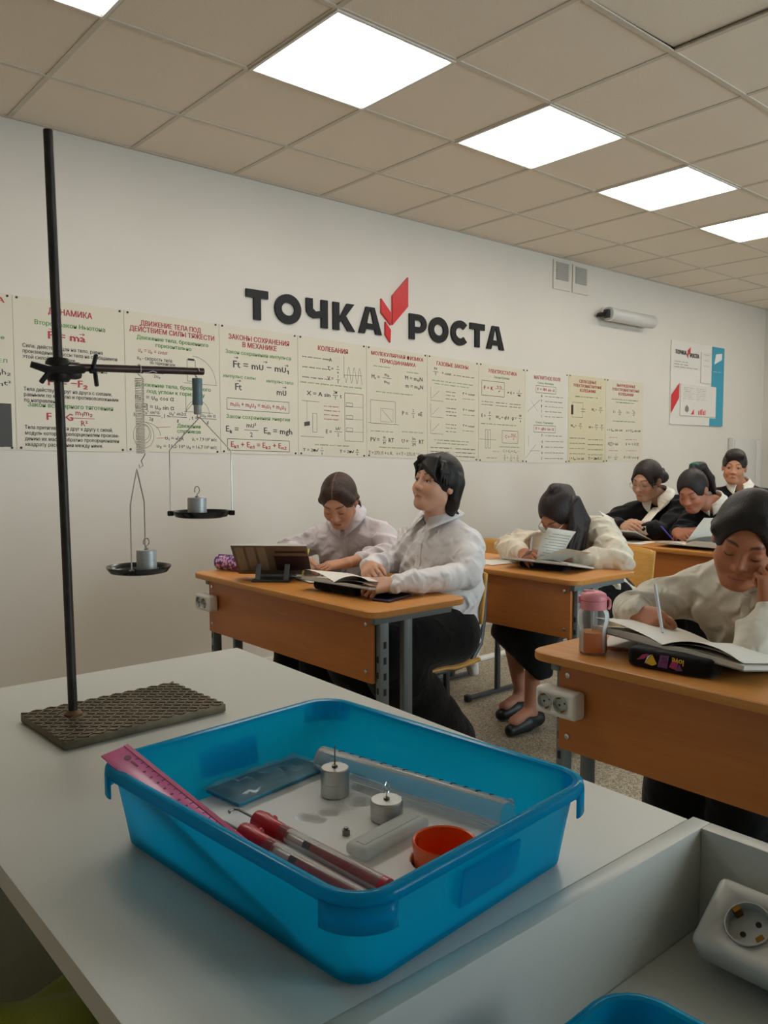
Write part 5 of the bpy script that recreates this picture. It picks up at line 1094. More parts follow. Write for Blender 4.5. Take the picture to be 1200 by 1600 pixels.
    def hit(s, a, d):
        if s.bvh is None:
            me = s.shirt_o.data; s.bvh = BVHTree.FromPolygons([v.co for v in me.vertices], [p.vertices for p in me.polygons])
        h = s.bvh.ray_cast(Vector(np.asarray(a)-s.base), Vector(d)); return None if h[0] is None else (np.array(h[0]), np.array(h[1]))
    def placket(s, m, n=6, buttons=True, z0=.02, z1=.40, side=0.0):
        rows = []; b = []
        for i in range(16):
            t = z0+(z1-z0)*i/15; c = s.mid+s.u*(.02-t)+s.l*side; h = s.hit(c+s.f*.4, -s.f)
            if h is None: continue
            nn = h[1]; rows.append([h[0]+s.l*.014+nn*.0012, h[0]+s.l*.012+nn*.0042, h[0]-s.l*.012+nn*.0042, h[0]-s.l*.014+nn*.0012]); b.append(h[0]+nn*.005)
        if len(rows) < 3: return
        pl = obj('placket', MB().grid(rows), m, s.o, smooth=1.0)
        if buttons:
            for i in range(1, len(b)-1, 3): obj('button', MB().lathe([(.0048, 0), (.0048, .0015), (.003, .002)], 12, Matrix.Translation(Vector(b[i])) @ Vector(s.f).to_track_quat('Z', 'Y').to_matrix().to_4x4()), M_BUTTON, pl)
    def collar(s, m, r=.058, h=.034, drop=.05, point=.030, gap=.16, tilt=.28, lift=.035, front=.012):
        """a turned-down collar: stand around the neck, fall outside it, two points at the front"""
        n = nrm(s.u*math.cos(tilt)+s.f*math.sin(tilt)); f = nrm(s.f-n*(s.f @ n)); l = np.cross(n, f); c = s.neckb+s.u*lift+f*front; rows = []
        N = 40
        for i in range(N+1):
            u = -1+2*i/N; a = u*(PI-gap)+PI; d = math.cos(a)*f+math.sin(a)*l; e = abs(u)**5; hh = h*(1-.55*e); rr = r*(1+.05*math.cos(a))
            row = [c+d*rr*.97-n*.02, c+d*rr+n*hh*.6, c+d*(rr+.003)+n*hh, c+d*(rr+.008)+n*hh*.92]
            for R_, lf in ((.016, .010), (.026, .007), (.036, .0045)):
                q = c+d*(rr+R_*drop/.05+point*e*R_/.036*.9)+f*point*e*R_/.036*.35; hq = s.hit(q+n*.10, -n)
                z_ = -.05 if hq is None else (hq[0]+s.base-c) @ n+lf
                zr = row[3] @ n-c @ n; zz = min(max(z_, zr-.9*R_-.35*R_*e-(.010 if R_ > .02 else 0)), zr-.15*R_); row.append(q+n*(zz-(q-c) @ n))
            rows.append([q-s.base for q in row])
        return solidify(obj('collar', MB().grid(rows), m, s.o, smooth=2.5), .0022)
    def trousers(s, m, r=(.098, .085, .10), hem=.0, name='trousers', res=.010):
        lo = np.min([s.pelvis-.22, s.kL-.15, s.kR-.15, s.aL-.16, s.aR-.16], 0); hi = np.max([s.pelvis+.22, s.kL+.15, s.kR+.15, s.aL+.16, s.aR+.16], 0); lo[2] = -.02
        q = Sdf(lo, hi, res); q.add(scone(s.pelvis-s.l*.065*s.g, s.pelvis+s.l*.065*s.g, .112*s.g, .112*s.g, s.T), .05)
        for sg, k, a in ((1, s.kL, s.aL), (-1, s.kR, s.aR)):
            q.add(rcone(s.pelvis+s.l*.08*sg, k, r[0]*s.g, r[1]), .05); e = a+(k-a)*hem; q.addall(wrinkled(k, e, r[1], r[2], 4, .004, s.rnd), .03)
        zc = min(s.aL[2], s.aR[2])+hem*(s.kL[2]-s.aL[2])-.045; q.plane((0, 0, zc), (0, 0, -1)); return s.part(name, q, m)
    def skirt(s, m, hemz=.22, r=.19):
        kn = (s.kL+s.kR)/2; lo = np.min([s.pelvis-.25, kn-.3, (s.aL+s.aR)/2-.3], 0); hi = np.max([s.pelvis+.25, kn+.3], 0); lo[2] = hemz-.02
        q = Sdf(lo, hi, .010); q.add(scone(s.pelvis-s.l*.065, s.pelvis+s.l*.065, .124, .124, s.T), .05)
        for sg, k, a in ((1, s.kL, s.aL), (-1, s.kR, s.aR)): q.add(rcone(s.pelvis+s.l*.07*sg, k, .10, .08), .05); q.add(rcone(k, a, .085, .09), .06)
        q.add(rcone(kn, (s.aL+s.aR)/2, .09, .10), .08)
        q.warp(lambda X, Y, Z: .006*np.sin(60*X+40*Y)*np.clip(.5-Z, 0, 1)*2); q.plane((0, 0, hemz), (0, 0, -1)); q.plane((2.95, 2.57, .37), (-.50, .43, -.75)); return s.part('skirt', q, m)
    def shoes(s, m, fd=None):
        fd = nrm((s.f[0], s.f[1], 0)) if fd is None else nrm(fd)
        for a in (s.aL, s.aR):
            q = Sdf(a-.22, a+.22, .008); b = V3(a[0], a[1], 0); q.add(rcone(b-fd*.045+V3(0, 0, .045), b+fd*.05+V3(0, 0, .045), .042, .040), .03); q.add(rcone(b+fd*.05+V3(0, 0, .035), b+fd*.15+V3(0, 0, .028), .040, .030), .03)
            q.plane((0, 0, .004), (0, 0, -1)); q.plane((b+V3(0, 0, .088)), (0, 0, 1)); s.part('shoe', q, m)
    def hair(s, build, m, name='hair', res=.0042, lo=(-.17, -.14, -.2), hi=(.14, .14, .17), part=None, col=None):
        """build(q) adds primitives in the head frame; the mesh keeps that frame, so the strand texture follows the head"""
        lo, hi = np.array(lo), np.array(hi); q = Sdf(lo, hi, res); build(q); hc = s.hairc if col is None else np.array(srgb(*col)[:3])
        def color(W):
            c = np.tile(hc, (len(W), 1))
            if part is not None:
                w = np.exp(-((W[:, 1]-part)/.0018)**2)*(W[:, 2] > .05)*(W[:, 0] > -.06)*.8; c = c*(1-w[:, None])+s.skin*np.array([.62, .66, .7])*w[:, None]
            return c
        o = obj(name, q.mesh(name, (0, 0, 0), color, 1), m, s.o); o.matrix_local = Matrix.Translation(Vector(s.head-s.base)) @ Matrix(s.H.tolist()).to_4x4() @ Matrix.Scale(s.hs, 4); return o
    def local(s, p): return s.H.T @ (np.array(p, float)-s.head)/s.hs
    def glasses(s, r=.021, dz=0.0, fx=.101):
        f = MB(); ln = []
        for sg in (-1, 1):
            pts = [s.hp(fx-.010*abs(math.cos(a)*.5+.5*sg*sg)*0, sg*.032+r*math.cos(a), dz+r*.86*math.sin(a))-s.base for a in [k*2*PI/20 for k in range(20)]]; f.tube(pts, .0011, 5, close=True); ln.append(pts)
            f.tube([s.hp(fx, sg*(.032+r), dz+.004)-s.base, s.hp(fx-.012, sg*.066, dz+.005)-s.base, s.hp(.02, sg*.078, dz+.006)-s.base, s.hp(-.012, sg*.081, dz+.010)-s.base, s.hp(-.028, sg*.081, dz-.008)-s.base], .0011, 5)
        f.tube([s.hp(fx, -.011, dz+.003)-s.base, s.hp(fx+.003, 0, dz+.006)-s.base, s.hp(fx, .011, dz+.003)-s.base], .0011, 5)
        g = obj('glasses', f, M_GLASSF, s.o)
        for pts in ln:
            b = MB(); b.face([b.b.verts.new(p) for p in pts]); obj('lens', b, M_LENS, g)
def cap(q, top=1.0, face=(.106, -.030, .072, .069, .112), nape=-.035, back=-.04, ears=True, thick=0.0):
    """scalp hair hugging the skull with the face, ears and neck left open"""
    q.add(ell((-.016, 0, .030), (.1015+thick, .082+thick, .0965*top+thick)), .01)
    q.cut(ell((face[0], 0, face[1]), (face[2], face[3], face[4])), .010); q.cut(rbox((back+.13, 0, nape-.10), (.125, .12, .095), .005), .012); q.cut(rbox((-.06, 0, -.16), (.12, .12, .085), .005), .02)
    if ears:
        for s in (-1, 1): q.cut(ell((-.004, s*.090, -.008), (.022, .022, .034)), .008)
def strands(q, n, fn, rnd):
    for k in range(n):
        pts, rs = fn(k, rnd)
        for (a, b), (r, s) in zip(zip(pts, pts[1:]), zip(rs, rs[1:])): q.add(rcone(a, b, r, s), .003)

# --- the pair at the front desk
P = Person('person in white shirt and wide black trousers, dark short hair, looking up at front desk', (2.36, 2.43, .545), (2.405, 2.455, .955), 181, .170, (2.345, 2.405, 1.163), 180, -13, -5, g=1.03, skin=(206, 158, 132), fat=.004, hs=.985, res=.0034, seed=2, drop=.045, hairc=(17, 12, 12))
P.arms((2.325, 2.21, .805), (1.955, 2.215, .812), (2.36, 2.665, .82), (2.09, 2.54, .832)); P.legs((1.98, 2.33, .53), (2.36, 2.36, .10), (1.98, 2.57, .53), (2.30, 2.56, .10))
P.hands = [((-.80, .50, -.06), (-.25, -.55, .80), dict(curl=(.75, .75, .5), thumb=(.5, .5))), ((-.55, -.78, -.10), (-.5, .35, .80), dict(curl=(.6, .7, .5), thumb=(.5, .4)))]
P.body(); P.shirt(M_SHIRT, .013, .0, (.004, .02), amp=.007, loose=1.04, wr=.037, flare=.012, lap=.14, tail=.13); P.placket(M_SHIRT, side=.012, z1=.38); P.collar(M_SHIRT, .064, gap=.30, drop=.060, point=.045, lift=.026); P.trousers(M_BLACK, (.126, .108, .125)); P.shoes(M_SHOE)
pk = P.hit(P.mid-P.u*.13+P.l*.085+P.f*.4, -P.f)
def f2(q):
    cap(q, 1.06, (.110, -.040, .060, .066, .096), -.03, -.035, False, .006)
    for s in (-1, 1):
        q.add(rcone((-.05, s*.060, .02), (-.066, s*.050, -.075), .038, .030), .02); q.add(rcone((-.066, s*.045, -.07), (-.085, s*.040, -.125), .028, .012), .015)
        q.add(rcone((-.028, s*.078, .045), (-.038, s*.080, -.045), .018, .014), .012)
    q.add(rcone((-.07, 0, -.02), (-.088, 0, -.13), .045, .02), .02); q.add(rcone((-.08, .03, -.08), (-.115, .045, -.10), .016, .008), .01)
    rnd = random.Random(5)
    def bang(k, r):
        t = k/27+r.uniform(-.02, .02); y0 = -.030+t*.075; y1 = -.066+t*.142; z1 = .062-.035*abs(t-.28)*2.2
        if .12 < t < .42: z1 += .018
        return [(.045, y0*.5, .112), (.080, y0*.9+y1*.1, .095), (.098-.35*y1*y1*10*.3, y1*.85, z1+.02), (.086-3.2*y1*y1, y1, z1-.006)], [.009, .009, .0065, .002]
    strands(q, 28, bang, rnd)
    for s in (-1, 1): strands(q, 4, lambda k, r: ([(.040, s*.055, .085), (.060-.012*k, s*(.074+.002*k), .05), (.052-.016*k, s*(.080+.002*k), .0-.008*k)], [.010, .008, .002]), rnd)
    q.cut(ell((.004, .096, -.030), (.020, .022, .030)), .008); q.cut(ell((.004, -.096, -.030), (.020, .022, .030)), .008)
P.hair(f2, M_HAIRZ)
PA = P
P = Person('person in lilac-white blouse with centre-parted brown hair, writing at front desk', (2.50, 3.06, .545), (2.385, 3.035, .925), 212, .150, (2.255, 2.945, 1.075), 214, 36, 0, g=.92, skin=(200, 148, 120), look=1, hs=.98, res=.0036, seed=3, hairc=(58, 38, 30))
P.arms((2.44, 2.80, .84), (2.17, 2.78, .815), (2.20, 3.28, .83), (2.03, 2.93, .82)); P.legs((2.10, 2.92, .53), (2.15, 2.90, .09), (2.08, 3.06, .53), (2.10, 3.08, .09))
P.hands = [((-.85, .35, -.10), (-.15, -.2, 1), dict(curl=(.25, .3, .2), sc=.94)), ((-.35, -.92, -.05), (-.6, .1, .75), dict(curl=(.8, .8, .5), thumb=(.35, .3), sc=.94, pinch=True))]
P.body(); P.shirt(M_BLOUSE, .008, .05, (.08, .06), amp=.007, loose=.98); P.placket(M_BLOUSE, side=.004, z1=.36); P.collar(M_BLOUSE, .056, gap=.10, drop=.056, point=.024); P.trousers(M_BLACK); P.shoes(M_SHOEW)
def f1(q):
    cap(q, 1.02, (.107, -.034, .072, .068, .112), -.02, -.03, True, .002)
    for s in (-1, 1): q.add(rcone((.045, s*.035, .085), (.030, s*.074, .025), .018, .012), .02); q.add(rcone((.03, s*.074, .03), (-.03, s*.080, .0), .010, .012), .015)
    q.add(ell((-.105, 0, -.02), (.022, .024, .026)), .012); q.add(rcone((-.11, .01, -.03), (-.115, .045, -.10), .016, .010), .01); q.add(rcone((-.115, .045, -.10), (-.105, .06, -.135), .010, .005), .01)
    for k in range(8): q.cut(rcone((.078-.020*k, .002, .094+.0045*k*(7-k)/2.2), (.060-.020*k, .002, .097+.0045*(k+1)*(6-k)/2.2), .0022, .0022), .003)
P.hair(f1, M_HAIRY, part=.002, lo=(-.17, -.14, -.17))
obj('loose_strand', MB().tube([P.hp(-.01, .083, .01)-P.base, P.hp(.0, .094, -.01)-P.base, P.hp(-.002, .096, -.035)-P.base, P.hp(-.01, .088, -.05)-P.base], .0012, 5), M_LASH, P.o)
PB_ = P
# --- girl with half-up hair in the second row
P = Person('person in cream blouse and glasses with long half-up dark hair, bent over second-row desk', (3.54, 2.42, .545), (3.385, 2.50, .895), 178, .160, (3.165, 2.405, .998), 170, 42, -4, g=.95, skin=(178, 122, 96), look=1, hs=1.0, res=.0042, seed=4, hairc=(34, 22, 20))
P.arms((3.25, 2.12, .795), (3.13, 2.30, .800), (3.15, 2.71, .815), (2.985, 2.475, .82)); P.legs((2.99, 2.40, .46), (2.96, 2.40, .11), (2.98, 2.54, .43), (3.10, 2.58, .11))
P.hands = [((-.25, .95, -.02), (-.1, -.1, 1), dict(curl=(.4, .5, .3), sc=.94)), ((-.55, -.80, -.05), (-.55, .3, .75), dict(curl=(.8, .8, .5), sc=.94, pinch=True))]
P.body(); P.shirt(M_CREAM, .018, .12, (.02, .02), amp=.009, loose=1.12, flare=.01); P.collar(M_CREAM, .058); P.skirt(M_BLACK, .25); P.shoes(M_SHOE)
def f3(q):
    cap(q, 1.04, (.107, -.036, .071, .068, .110), -.025, -.03, True, .005)
    q.add(ell((-.030, .012, .130), (.024, .022, .022)), .010); q.add(rcone((-.05, 0, .12), (-.10, 0, .06), .03, .035), .02)
    top = P.local
    for k in range(7):
        y = .05-.014*k; a = np.array((-.085+.012*abs(k-3), y, .03)); w = P.head+P.H @ a; dx = .03*(k/6)
        b = top((w[0]+.015+.006*k, w[1]-.045+.010*k, w[2]-.12)); c = top((w[0]-.03+.010*k, w[1]-.05+.012*k, .80))
        q.add(rcone(a, b, .030, .028), .012); q.add(rcone(b, c, .026, .016), .012)
    for k in range(4):
        a = np.array((-.03-.015*k, .078, .04)); w = P.head+P.H @ a; b = top((w[0]-.01+.02*k, w[1]-.015, w[2]-.10)); c = top((w[0]-.035+.025*k, w[1]-.005, .79)); q.add(rcone(a, b, .018, .022), .012); q.add(rcone(b, c, .022, .012), .012)
P.hair(f3, M_HAIRZ, lo=(-.22, -.14, -.33), hi=(.22, .18, .18), res=.0052); P.glasses(.022, -.002, .104)
PC = P
# --- girl leaning on her hand at the right desk
P = Person('person in pale cream blouse writing with cheek resting on one hand', (2.44, 1.07, .545), (2.335, 1.075, .935), 188, .160, (2.185, 1.035, 1.048), 199, 21, -13, g=.95, skin=(176, 116, 84), look=1, hs=1.04, res=.0034, seed=6, hairc=(22, 15, 14), drop=.05)
P.arms((2.00, .918, .808), (2.085, .925, .890), (2.17, 1.375, .81), (2.015, 1.255, .838)); P.legs((2.08, .98, .53), (2.14, .99, .10), (2.08, 1.16, .53), (2.12, 1.18, .10))
P.hands = [((.16, .02, .98), (-.62, -.78, .1), dict(curl=(.9, 1.2, .8), thumb=(.35, .3), sc=.94)), ((-.34, -.90, -.12), (-.66, .34, .68), dict(curl=(1.15, 1.05, .6), thumb=(.3, .4), sc=.92))]
P.body(); P.shirt(M_CREAM2, .012, .08, (.01, .0), amp=.007, loose=1.08, flare=.01); P.placket(M_CREAM2, side=.0, z1=.34); P.collar(M_CREAM2, .054, gap=.06, drop=.062, point=.020, tilt=.50, lift=.012, h=.026); P.trousers(M_BLACK); P.shoes(M_SHOE)
def f7(q):
    cap(q, 1.05, (.107, -.034, .072, .069, .114), -.02, -.03, True, .006)
    for s in (-1, 1): q.add(rcone((.050, s*.03, .090), (.032, s*.076, .030), .016, .012), .02); q.add(rcone((.032, s*.076, .030), (-.04, s*.082, .01), .010, .016), .015)
    q.add(ell((-.115, 0, -.0), (.030, .032, .035)), .015)
P.hair(f7, M_HAIRX)
PD = P
# --- far row: black cardigan, green hair tie; boy behind
P = Person('person in black cardigan, cream shirt and glasses with hair in a bun, far desk', (4.90, 2.80, .545), (4.79, 2.835, .945), 190, .165, (4.665, 2.865, 1.118), 180, 16, -5, g=1.0, skin=(198, 152, 126), look=1, hs=1.03, res=.005, seed=8, hairc=(36, 24, 22))
P.arms((4.61, 2.70, .80), (4.46, 2.75, .84), (4.60, 3.12, .815), (4.42, 2.86, .84)); P.legs((4.45, 2.72, .53), (4.5, 2.72, .1), (4.45, 2.88, .53), (4.5, 2.88, .1))
P.hands = [((-.45, .85, .1), (-.7, -.4, .4), dict(curl=(.7, .8, .5))), ((-.5, -.6, .1), (-.6, .4, .6), dict(curl=(.6, .7, .5)))]
P.body(); P.shirt(M_KNIT, .020, .06, (.0, .02), name='cardigan', amp=.006, loose=1.2, res=.010); P.collar(M_COLLARW, .060, gap=.22, drop=.06, point=.040)
rows = []
for i in range(12):
    c = P.mid+P.u*(.045-.30*i/11); h = P.hit(c+P.f*.4+P.l*(.006), -P.f)
    if h is None: continue
    w = .030*(1-i/13)+.005; rows.append([h[0]+P.l*(w)+h[1]*.003, h[0]+P.l*.0+h[1]*.005, h[0]-P.l*(w)+h[1]*.003])
obj('shirt_front', MB().grid(rows), M_COLLARW, P.o, smooth=1.5); P.trousers(M_BLACK, res=.014); P.shoes(M_SHOE)
def f4(q):
    cap(q, 1.03, (.107, -.034, .072, .068, .112), -.02, -.03, True, .004); q.add(ell((-.112, .040, -.005), (.040, .040, .040)), .012); q.add(ell((-.13, .03, .035), (.018, .018, .014)), .01)
    for s in (-1, 1): q.add(rcone((.055, s*.02, .085), (.055, s*.066, .02), .012, .007), .015); q.add(rcone((.055, s*.066, .02), (.045, s*.068, -.03), .006, .003), .01)
P.hair(f4, M_HAIRX, res=.005); P.glasses(.022, -.004, .104)
PE = P
P = Person('person in black jumper with high ponytail and green hair tie, writing at far desk', (4.92, 2.42, .545), (4.775, 2.45, .925), 186, .155, (4.60, 2.515, 1.065), 186, 27, 3, g=.95, skin=(182, 124, 98), look=1, hs=1.0, res=.005, seed=9, hairc=(30, 21, 19))
P.arms((4.66, 2.20, .80), (4.56, 2.44, .835), (4.61, 2.585, .80), (4.47, 2.54, .825)); P.legs((4.45, 2.36, .53), (4.5, 2.36, .1), (4.45, 2.52, .53), (4.5, 2.52, .1))
P.hands = [((-.6, .75, -.05), (-.2, -.1, 1), dict(curl=(.4, .5, .3))), ((-.45, -.7, -.1), (-.6, .3, .7), dict(curl=(.8, .8, .5), pinch=True))]
P.body(); P.shirt(M_KNIT, .016, .06, (.0, .03), name='jumper', amp=.006, loose=1.15, res=.010); P.collar(M_COLLARW, .056, gap=.10, drop=.035, point=.012); P.trousers(M_BLACK, res=.014); P.shoes(M_SHOE)
def f5(q):
    cap(q, 1.04, (.107, -.034, .072, .068, .112), -.02, -.03, True, .005)
    q.add(ell((-.085, 0, .105), (.028, .026, .024)), .012)
    for k in range(5):
        y = -.02+.012*k; q.add(rcone((-.085, y*.4, .115), (-.135, y, .095), .020, .026), .012); q.add(rcone((-.135, y, .095), (-.160, y*1.4+.01, .0), .026, .024), .012); q.add(rcone((-.160, y*1.4+.01, .0), (-.150, y*1.5+.02, -.10), .024, .010), .012)
P.hair(f5, M_HAIRX, res=.005, lo=(-.23, -.14, -.17)); obj('hair_tie', MB().tube([P.hp(-.098+.024*math.cos(a)*.5, .026*math.sin(a), .118+.022*math.cos(a))-P.base for a in [k*2*PI/16 for k in range(16)]], .0075, 8, close=True), mat('green_elastic', srgb(24, 120, 92), 0.7), P.o)
PF = P
P = Person('person in black jumper over open-necked white shirt, sitting upright at the back', (6.03, 2.91, .545), (6.01, 2.905, .985), 202, .175, (5.955, 2.93, 1.188), 204, 2, -4, g=1.0, skin=(196, 142, 110), look=0, hs=1.02, res=.005, seed=10, hairc=(28, 20, 18))
P.arms((5.92, 2.62, .80), (5.68, 2.72, .81), (5.88, 3.18, .80), (5.66, 3.02, .81)); P.legs((5.58, 2.82, .53), (5.6, 2.8, .1), (5.58, 3.0, .53), (5.6, 3.0, .1))
P.hands = [((-.8, .5, 0), (0, 0, 1), dict(curl=(.4, .5, .3))), ((-.8, -.4, 0), (0, 0, 1), dict(curl=(.4, .5, .3)))]
P.body(); P.shirt(M_KNIT, .016, .06, (.02, .02), name='jumper', amp=.004, loose=1.15, res=.010); P.collar(M_COLLARW, .058, gap=.30, drop=.05, point=.035)
rows = []
for i in range(10):
    c = P.mid+P.u*(.055-.16*i/9); h = P.hit(c+P.f*.4, -P.f)
    if h is None: continue
    w = .045*(1-i/9)+.002; rows.append([h[0]+P.l*w+h[1]*.002, h[0]+h[1]*.005, h[0]-P.l*w+h[1]*.002])
obj('shirt_front', MB().grid(rows), M_COLLARW, P.o, smooth=1.5); P.trousers(M_BLACK, res=.014); P.shoes(M_SHOE)
def f6(q):
    cap(q, 1.10, (.110, -.034, .068, .069, .108), .0, -.045, True, .004); q.add(rcone((.062, -.045, .085), (.066, .045, .088), .024, .022), .02); q.add(ell((.01, 0, .105), (.07, .06, .025)), .02)
P.hair(f6, M_HAIRX, res=.005)
PG = P
# ------------------------------------------------------------------ things on the pupils' desks
M_PAGE = mat('page_paper', srgb(226, 222, 212), 0.7, spec=0.2); M_PGEDGE = mat('page_edges', srgb(206, 202, 192), 0.8, var=0.22, scale=1.0, stretch=(4, 4, 900)); M_COVER = mat('grey_cover', srgb(120, 122, 122), 0.4); M_BLACKCASE = cloth('black_case_cloth', srgb(13, 12, 14), bscale=30, bump=.25); M_TYPE = mat('page_type', srgb(120, 118, 116), 0.7)
def half_profile(w, t, n=12, droop=.35):
    return [(w*i/n, t*(.35+.65*math.sin(min(1, i/n*3.2)*PI/2))*(1-droop*max(0, (i/n-.3)/.7)**1.5)) for i in range(n+1)]
def open_book(label, cat, loc_, rz, tilt=0.0, w=.17, h=.23, tl=.012, tr=.012, fan=(), cover=None, roll=0.0, type_=True, group=None):
    t = thing('open_book' if cat == 'book' else 'open_notebook', label, cat, loc_, rz, group); t.rotation_euler = (tilt, roll, rz)
    cv = MB(); cv.box((-w/2, 0, -.001), (w+.004, h+.006, .002)).box((w/2, 0, -.001), (w+.004, h+.006, .002)); obj('cover', cv, cover or M_COVER, t)
    for s, th, nm in ((-1, tl, 'left_pages'), (1, tr, 'right_pages')):
        pr = half_profile(w, th); m = MB(); ring = lambda y: [(s*x, y, z) for x, z in pr]+[(s*w, y, 0.0004), (0, y, 0.0004)]
        m.loft([ring(-h/2), ring(h/2)]); pg = obj(nm, m, M_PGEDGE, t); pg.data.materials.append(M_PAGE)
        for f in pg.data.polygons:
            if abs(f.normal.y) < .5 and abs(f.normal.x) < .95 and f.center.z > .002: f.material_index = 1
        if type_:
            m = MB(); rnd = random.Random(int(th*1e5)+s)
            for k in range(14):
                y = h*.40-k*h*.8/14
                for (x0, z0), (x1, z1) in list(zip(pr, pr[1:]))[2:11]:
                    if rnd.random() < .9: m.face([m.b.verts.new(p_) for p_ in ((s*x0, y, z0+.0006), (s*x1, y, z1+.0006), (s*x1, y+.0028, z1+.0006), (s*x0, y+.0028, z0+.0006))])
            tag(obj('page_print', m, M_TYPE, pg), kind='stuff')
    for a, c, ln in fan:                                             # single leaves standing away from the block: angle at the spine, curl
        a = math.radians(a); pts = []; x, z, an = 0.0, max(tl, tr)*.5, a
        for i in range(9): pts.append((x, z)); x += math.cos(an)*w*ln/8; z += math.sin(an)*w*ln/8; an -= c/8
        obj('leaf', MB().grid([[(p_[0], -h/2+.002, p_[1]) for p_ in pts], [(p_[0], h/2-.002, p_[1]) for p_ in pts]]), M_PAGE, t, smooth=1.5)
    return t
def soft_box(label, name, cat, loc_, rz, d, m, r=.012, amp=.0015):
    q = Sdf((-d[0]/2-.02, -d[1]/2-.02, -.01), (d[0]/2+.02, d[1]/2+.02, d[2]+.02), .006); q.add(rbox((0, 0, d[2]/2), (d[0]/2-r, d[1]/2-r, d[2]/2-r), r), .004); q.warp(lambda X, Y, Z: amp*np.sin(60*X+30*Y)*np.sin(50*Z+35*Y))
    t = thing(name, label, cat, loc_, rz); obj('body', q.mesh('body', (0, 0, 0), None, 1), m, t); return t
def pen(label, tip, d, m, L=.14, r=.0042, tipm=None):
    d = Vector(d).normalized(); t = thing('pen', label, 'pen', tip); t.rotation_euler = d.to_track_quat('Z', 'X').to_euler()
    obj('barrel', MB().lathe([(r*.8, .012), (r, .02), (r, L-.01), (r*.7, L)], 12), m, t); obj('tip', MB().lathe([(.0006, 0), (r*.75, .013)], 10), tipm or M_CHROME, t); return t
DT = DESK_H+.001
# front desk: book on a rest, pencil roll, open book over black case, phone, notebook
M_PHOTOCOV = mat('brown_photo_cover', srgb(118, 104, 90), 0.35, var=.25, scale=14); M_DARKCOV = mat('dark_cover', srgb(52, 36, 34), 0.35); M_FRAMEC = mat('cover_frame', srgb(150, 136, 118), 0.4)
t = open_book('open book in brown and dark photo covers standing on a book rest', 'book', (1.865, 2.915, DT+.018), PI/2-.35, 0.0, .155, .19, .014, .012, type_=False, cover=M_PHOTOCOV)
t.rotation_euler = (math.radians(44), 0, math.radians(136)); t.location = (1.842, 2.868, DT+.086)
obj('cover_print', MB().box((-.085, -.018, -.0026), (.145, .10, .001)).box((-.085, .058, -.0026), (.13, .012, .001)), M_DARKCOV, t)
for k in range(3): obj('cover_frame', MB().box((.035+k*.046, .01, -.0026), (.034, .155, .001)), M_FRAMEC, t)
r = thing('book_rest', 'grey folding book rest holding the upright brown book', 'book rest', (1.865, 2.890, DT), math.radians(136))
obj('foot', MB().box((0, 0.02, .004), (.16, .12, .006), bev=.002), MATS['dark_grey_tube'], r)
for s in (-1, 1): obj('leg', MB().box((s*.06, .028, .038), (.022, .006, .075), rot=Matrix.Rotation(.5, 3, 'X'), bev=.002), M_GREY, r)
obj('ledge', MB().box((0, -.055, .012), (.17, .006, .024), bev=.002), M_GREY, r)
def bubbles():
    m = mat('pink_bubble_print', srgb(170, 110, 170), .5); N, L = nt_of(m); b = N['Principled BSDF']; tc = N.new('ShaderNodeTexCoord'); v = N.new('ShaderNodeTexVoronoi'); v.inputs['Scale'].default_value = 75; L.new(tc.outputs['Object'], v.inputs['Vector'])
    rp = N.new('ShaderNodeValToRGB'); e = rp.color_ramp.elements; e[0].color = srgb(226, 178, 214); e[1].color = srgb(88, 46, 118); e[0].position = .35; e[1].position = .62; L.new(v.outputs['Distance'], rp.inputs[0]); v2 = rp; L.new(rp.outputs[0], b.inputs['Base Color'])
    mm = N.new('ShaderNodeMath'); mm.operation = 'MULTIPLY'; mm.inputs[1].default_value = 1.0; L.new(v.outputs['Distance'], mm.inputs[0]); L.new(mm.outputs[0], rp.inputs[0]); return m
pr_ = thing('pencil_roll', 'purple pencil roll with pink bubble print at the far end of the front desk', 'pencil case', (1.872, 3.235, DT+.0345), -1.22)
My = Matrix.Rotation(PI/2, 4, 'Y')
obj('body', MB().lathe([(.031, -.088), (.034, -.084), (.0345, 0), (.034, .084), (.032, .087)], 28, My), bubbles(), pr_); obj('end_panel', MB().lathe([(.033, .086), (.031, .0885), (.002, .0885)], 28, My), mat('purple_cloth', srgb(66, 34, 108), .7), pr_); obj('zip', MB().tube([(-.08, -.006, .0345), (.08, -.006, .0345)], .0022, 6), MATS['purple_cloth'], pr_)
soft_box('black pencil case under the open book at the near end of the front desk', 'pencil_case', 'pencil case', (1.890, 2.455, DT), PI/2+.08, (.25, .085, .036), M_BLACKCASE)
open_book('open book held by the person looking up, tipped on a black case', 'book', (1.935, 2.425, DT+.022), PI/2+.10, .17, .185, .235, .010, .014, fan=((165, -.5, 1.0), (150, -.9, 1.0), (20, .4, 1.0)))
ph = thing('phone', 'dark phone lying at the near edge of the front desk', 'phone', (1.935, 2.215, DT), .28); obj('body', MB().box((0, 0, .0045), (.155, .074, .009), bev=.004), mat('phone_dark', srgb(52, 42, 62), .3), ph); obj('screen', MB().box((0, 0, .0092), (.145, .066, .0006)), mat('phone_glass', srgb(22, 20, 26), .08), ph)
open_book('small open notebook under the hands of the writing person at the front desk', 'notebook', (2.03, 2.80, DT+.003), PI/2-.2, 0, .13, .19, .004, .004)
M_YEL = mat('yellow_plastic', srgb(206, 204, 40), .35); M_WHITEP = mat('white_pen', srgb(214, 220, 228), .3); M_BLUEP = mat('blue_pen', srgb(48, 48, 168), .35)
pen('yellow-ended pen in the right hand of the writing person at the front desk', (1.955, 2.815, DT+.010), (.35, .10, .85), M_YEL, .125)
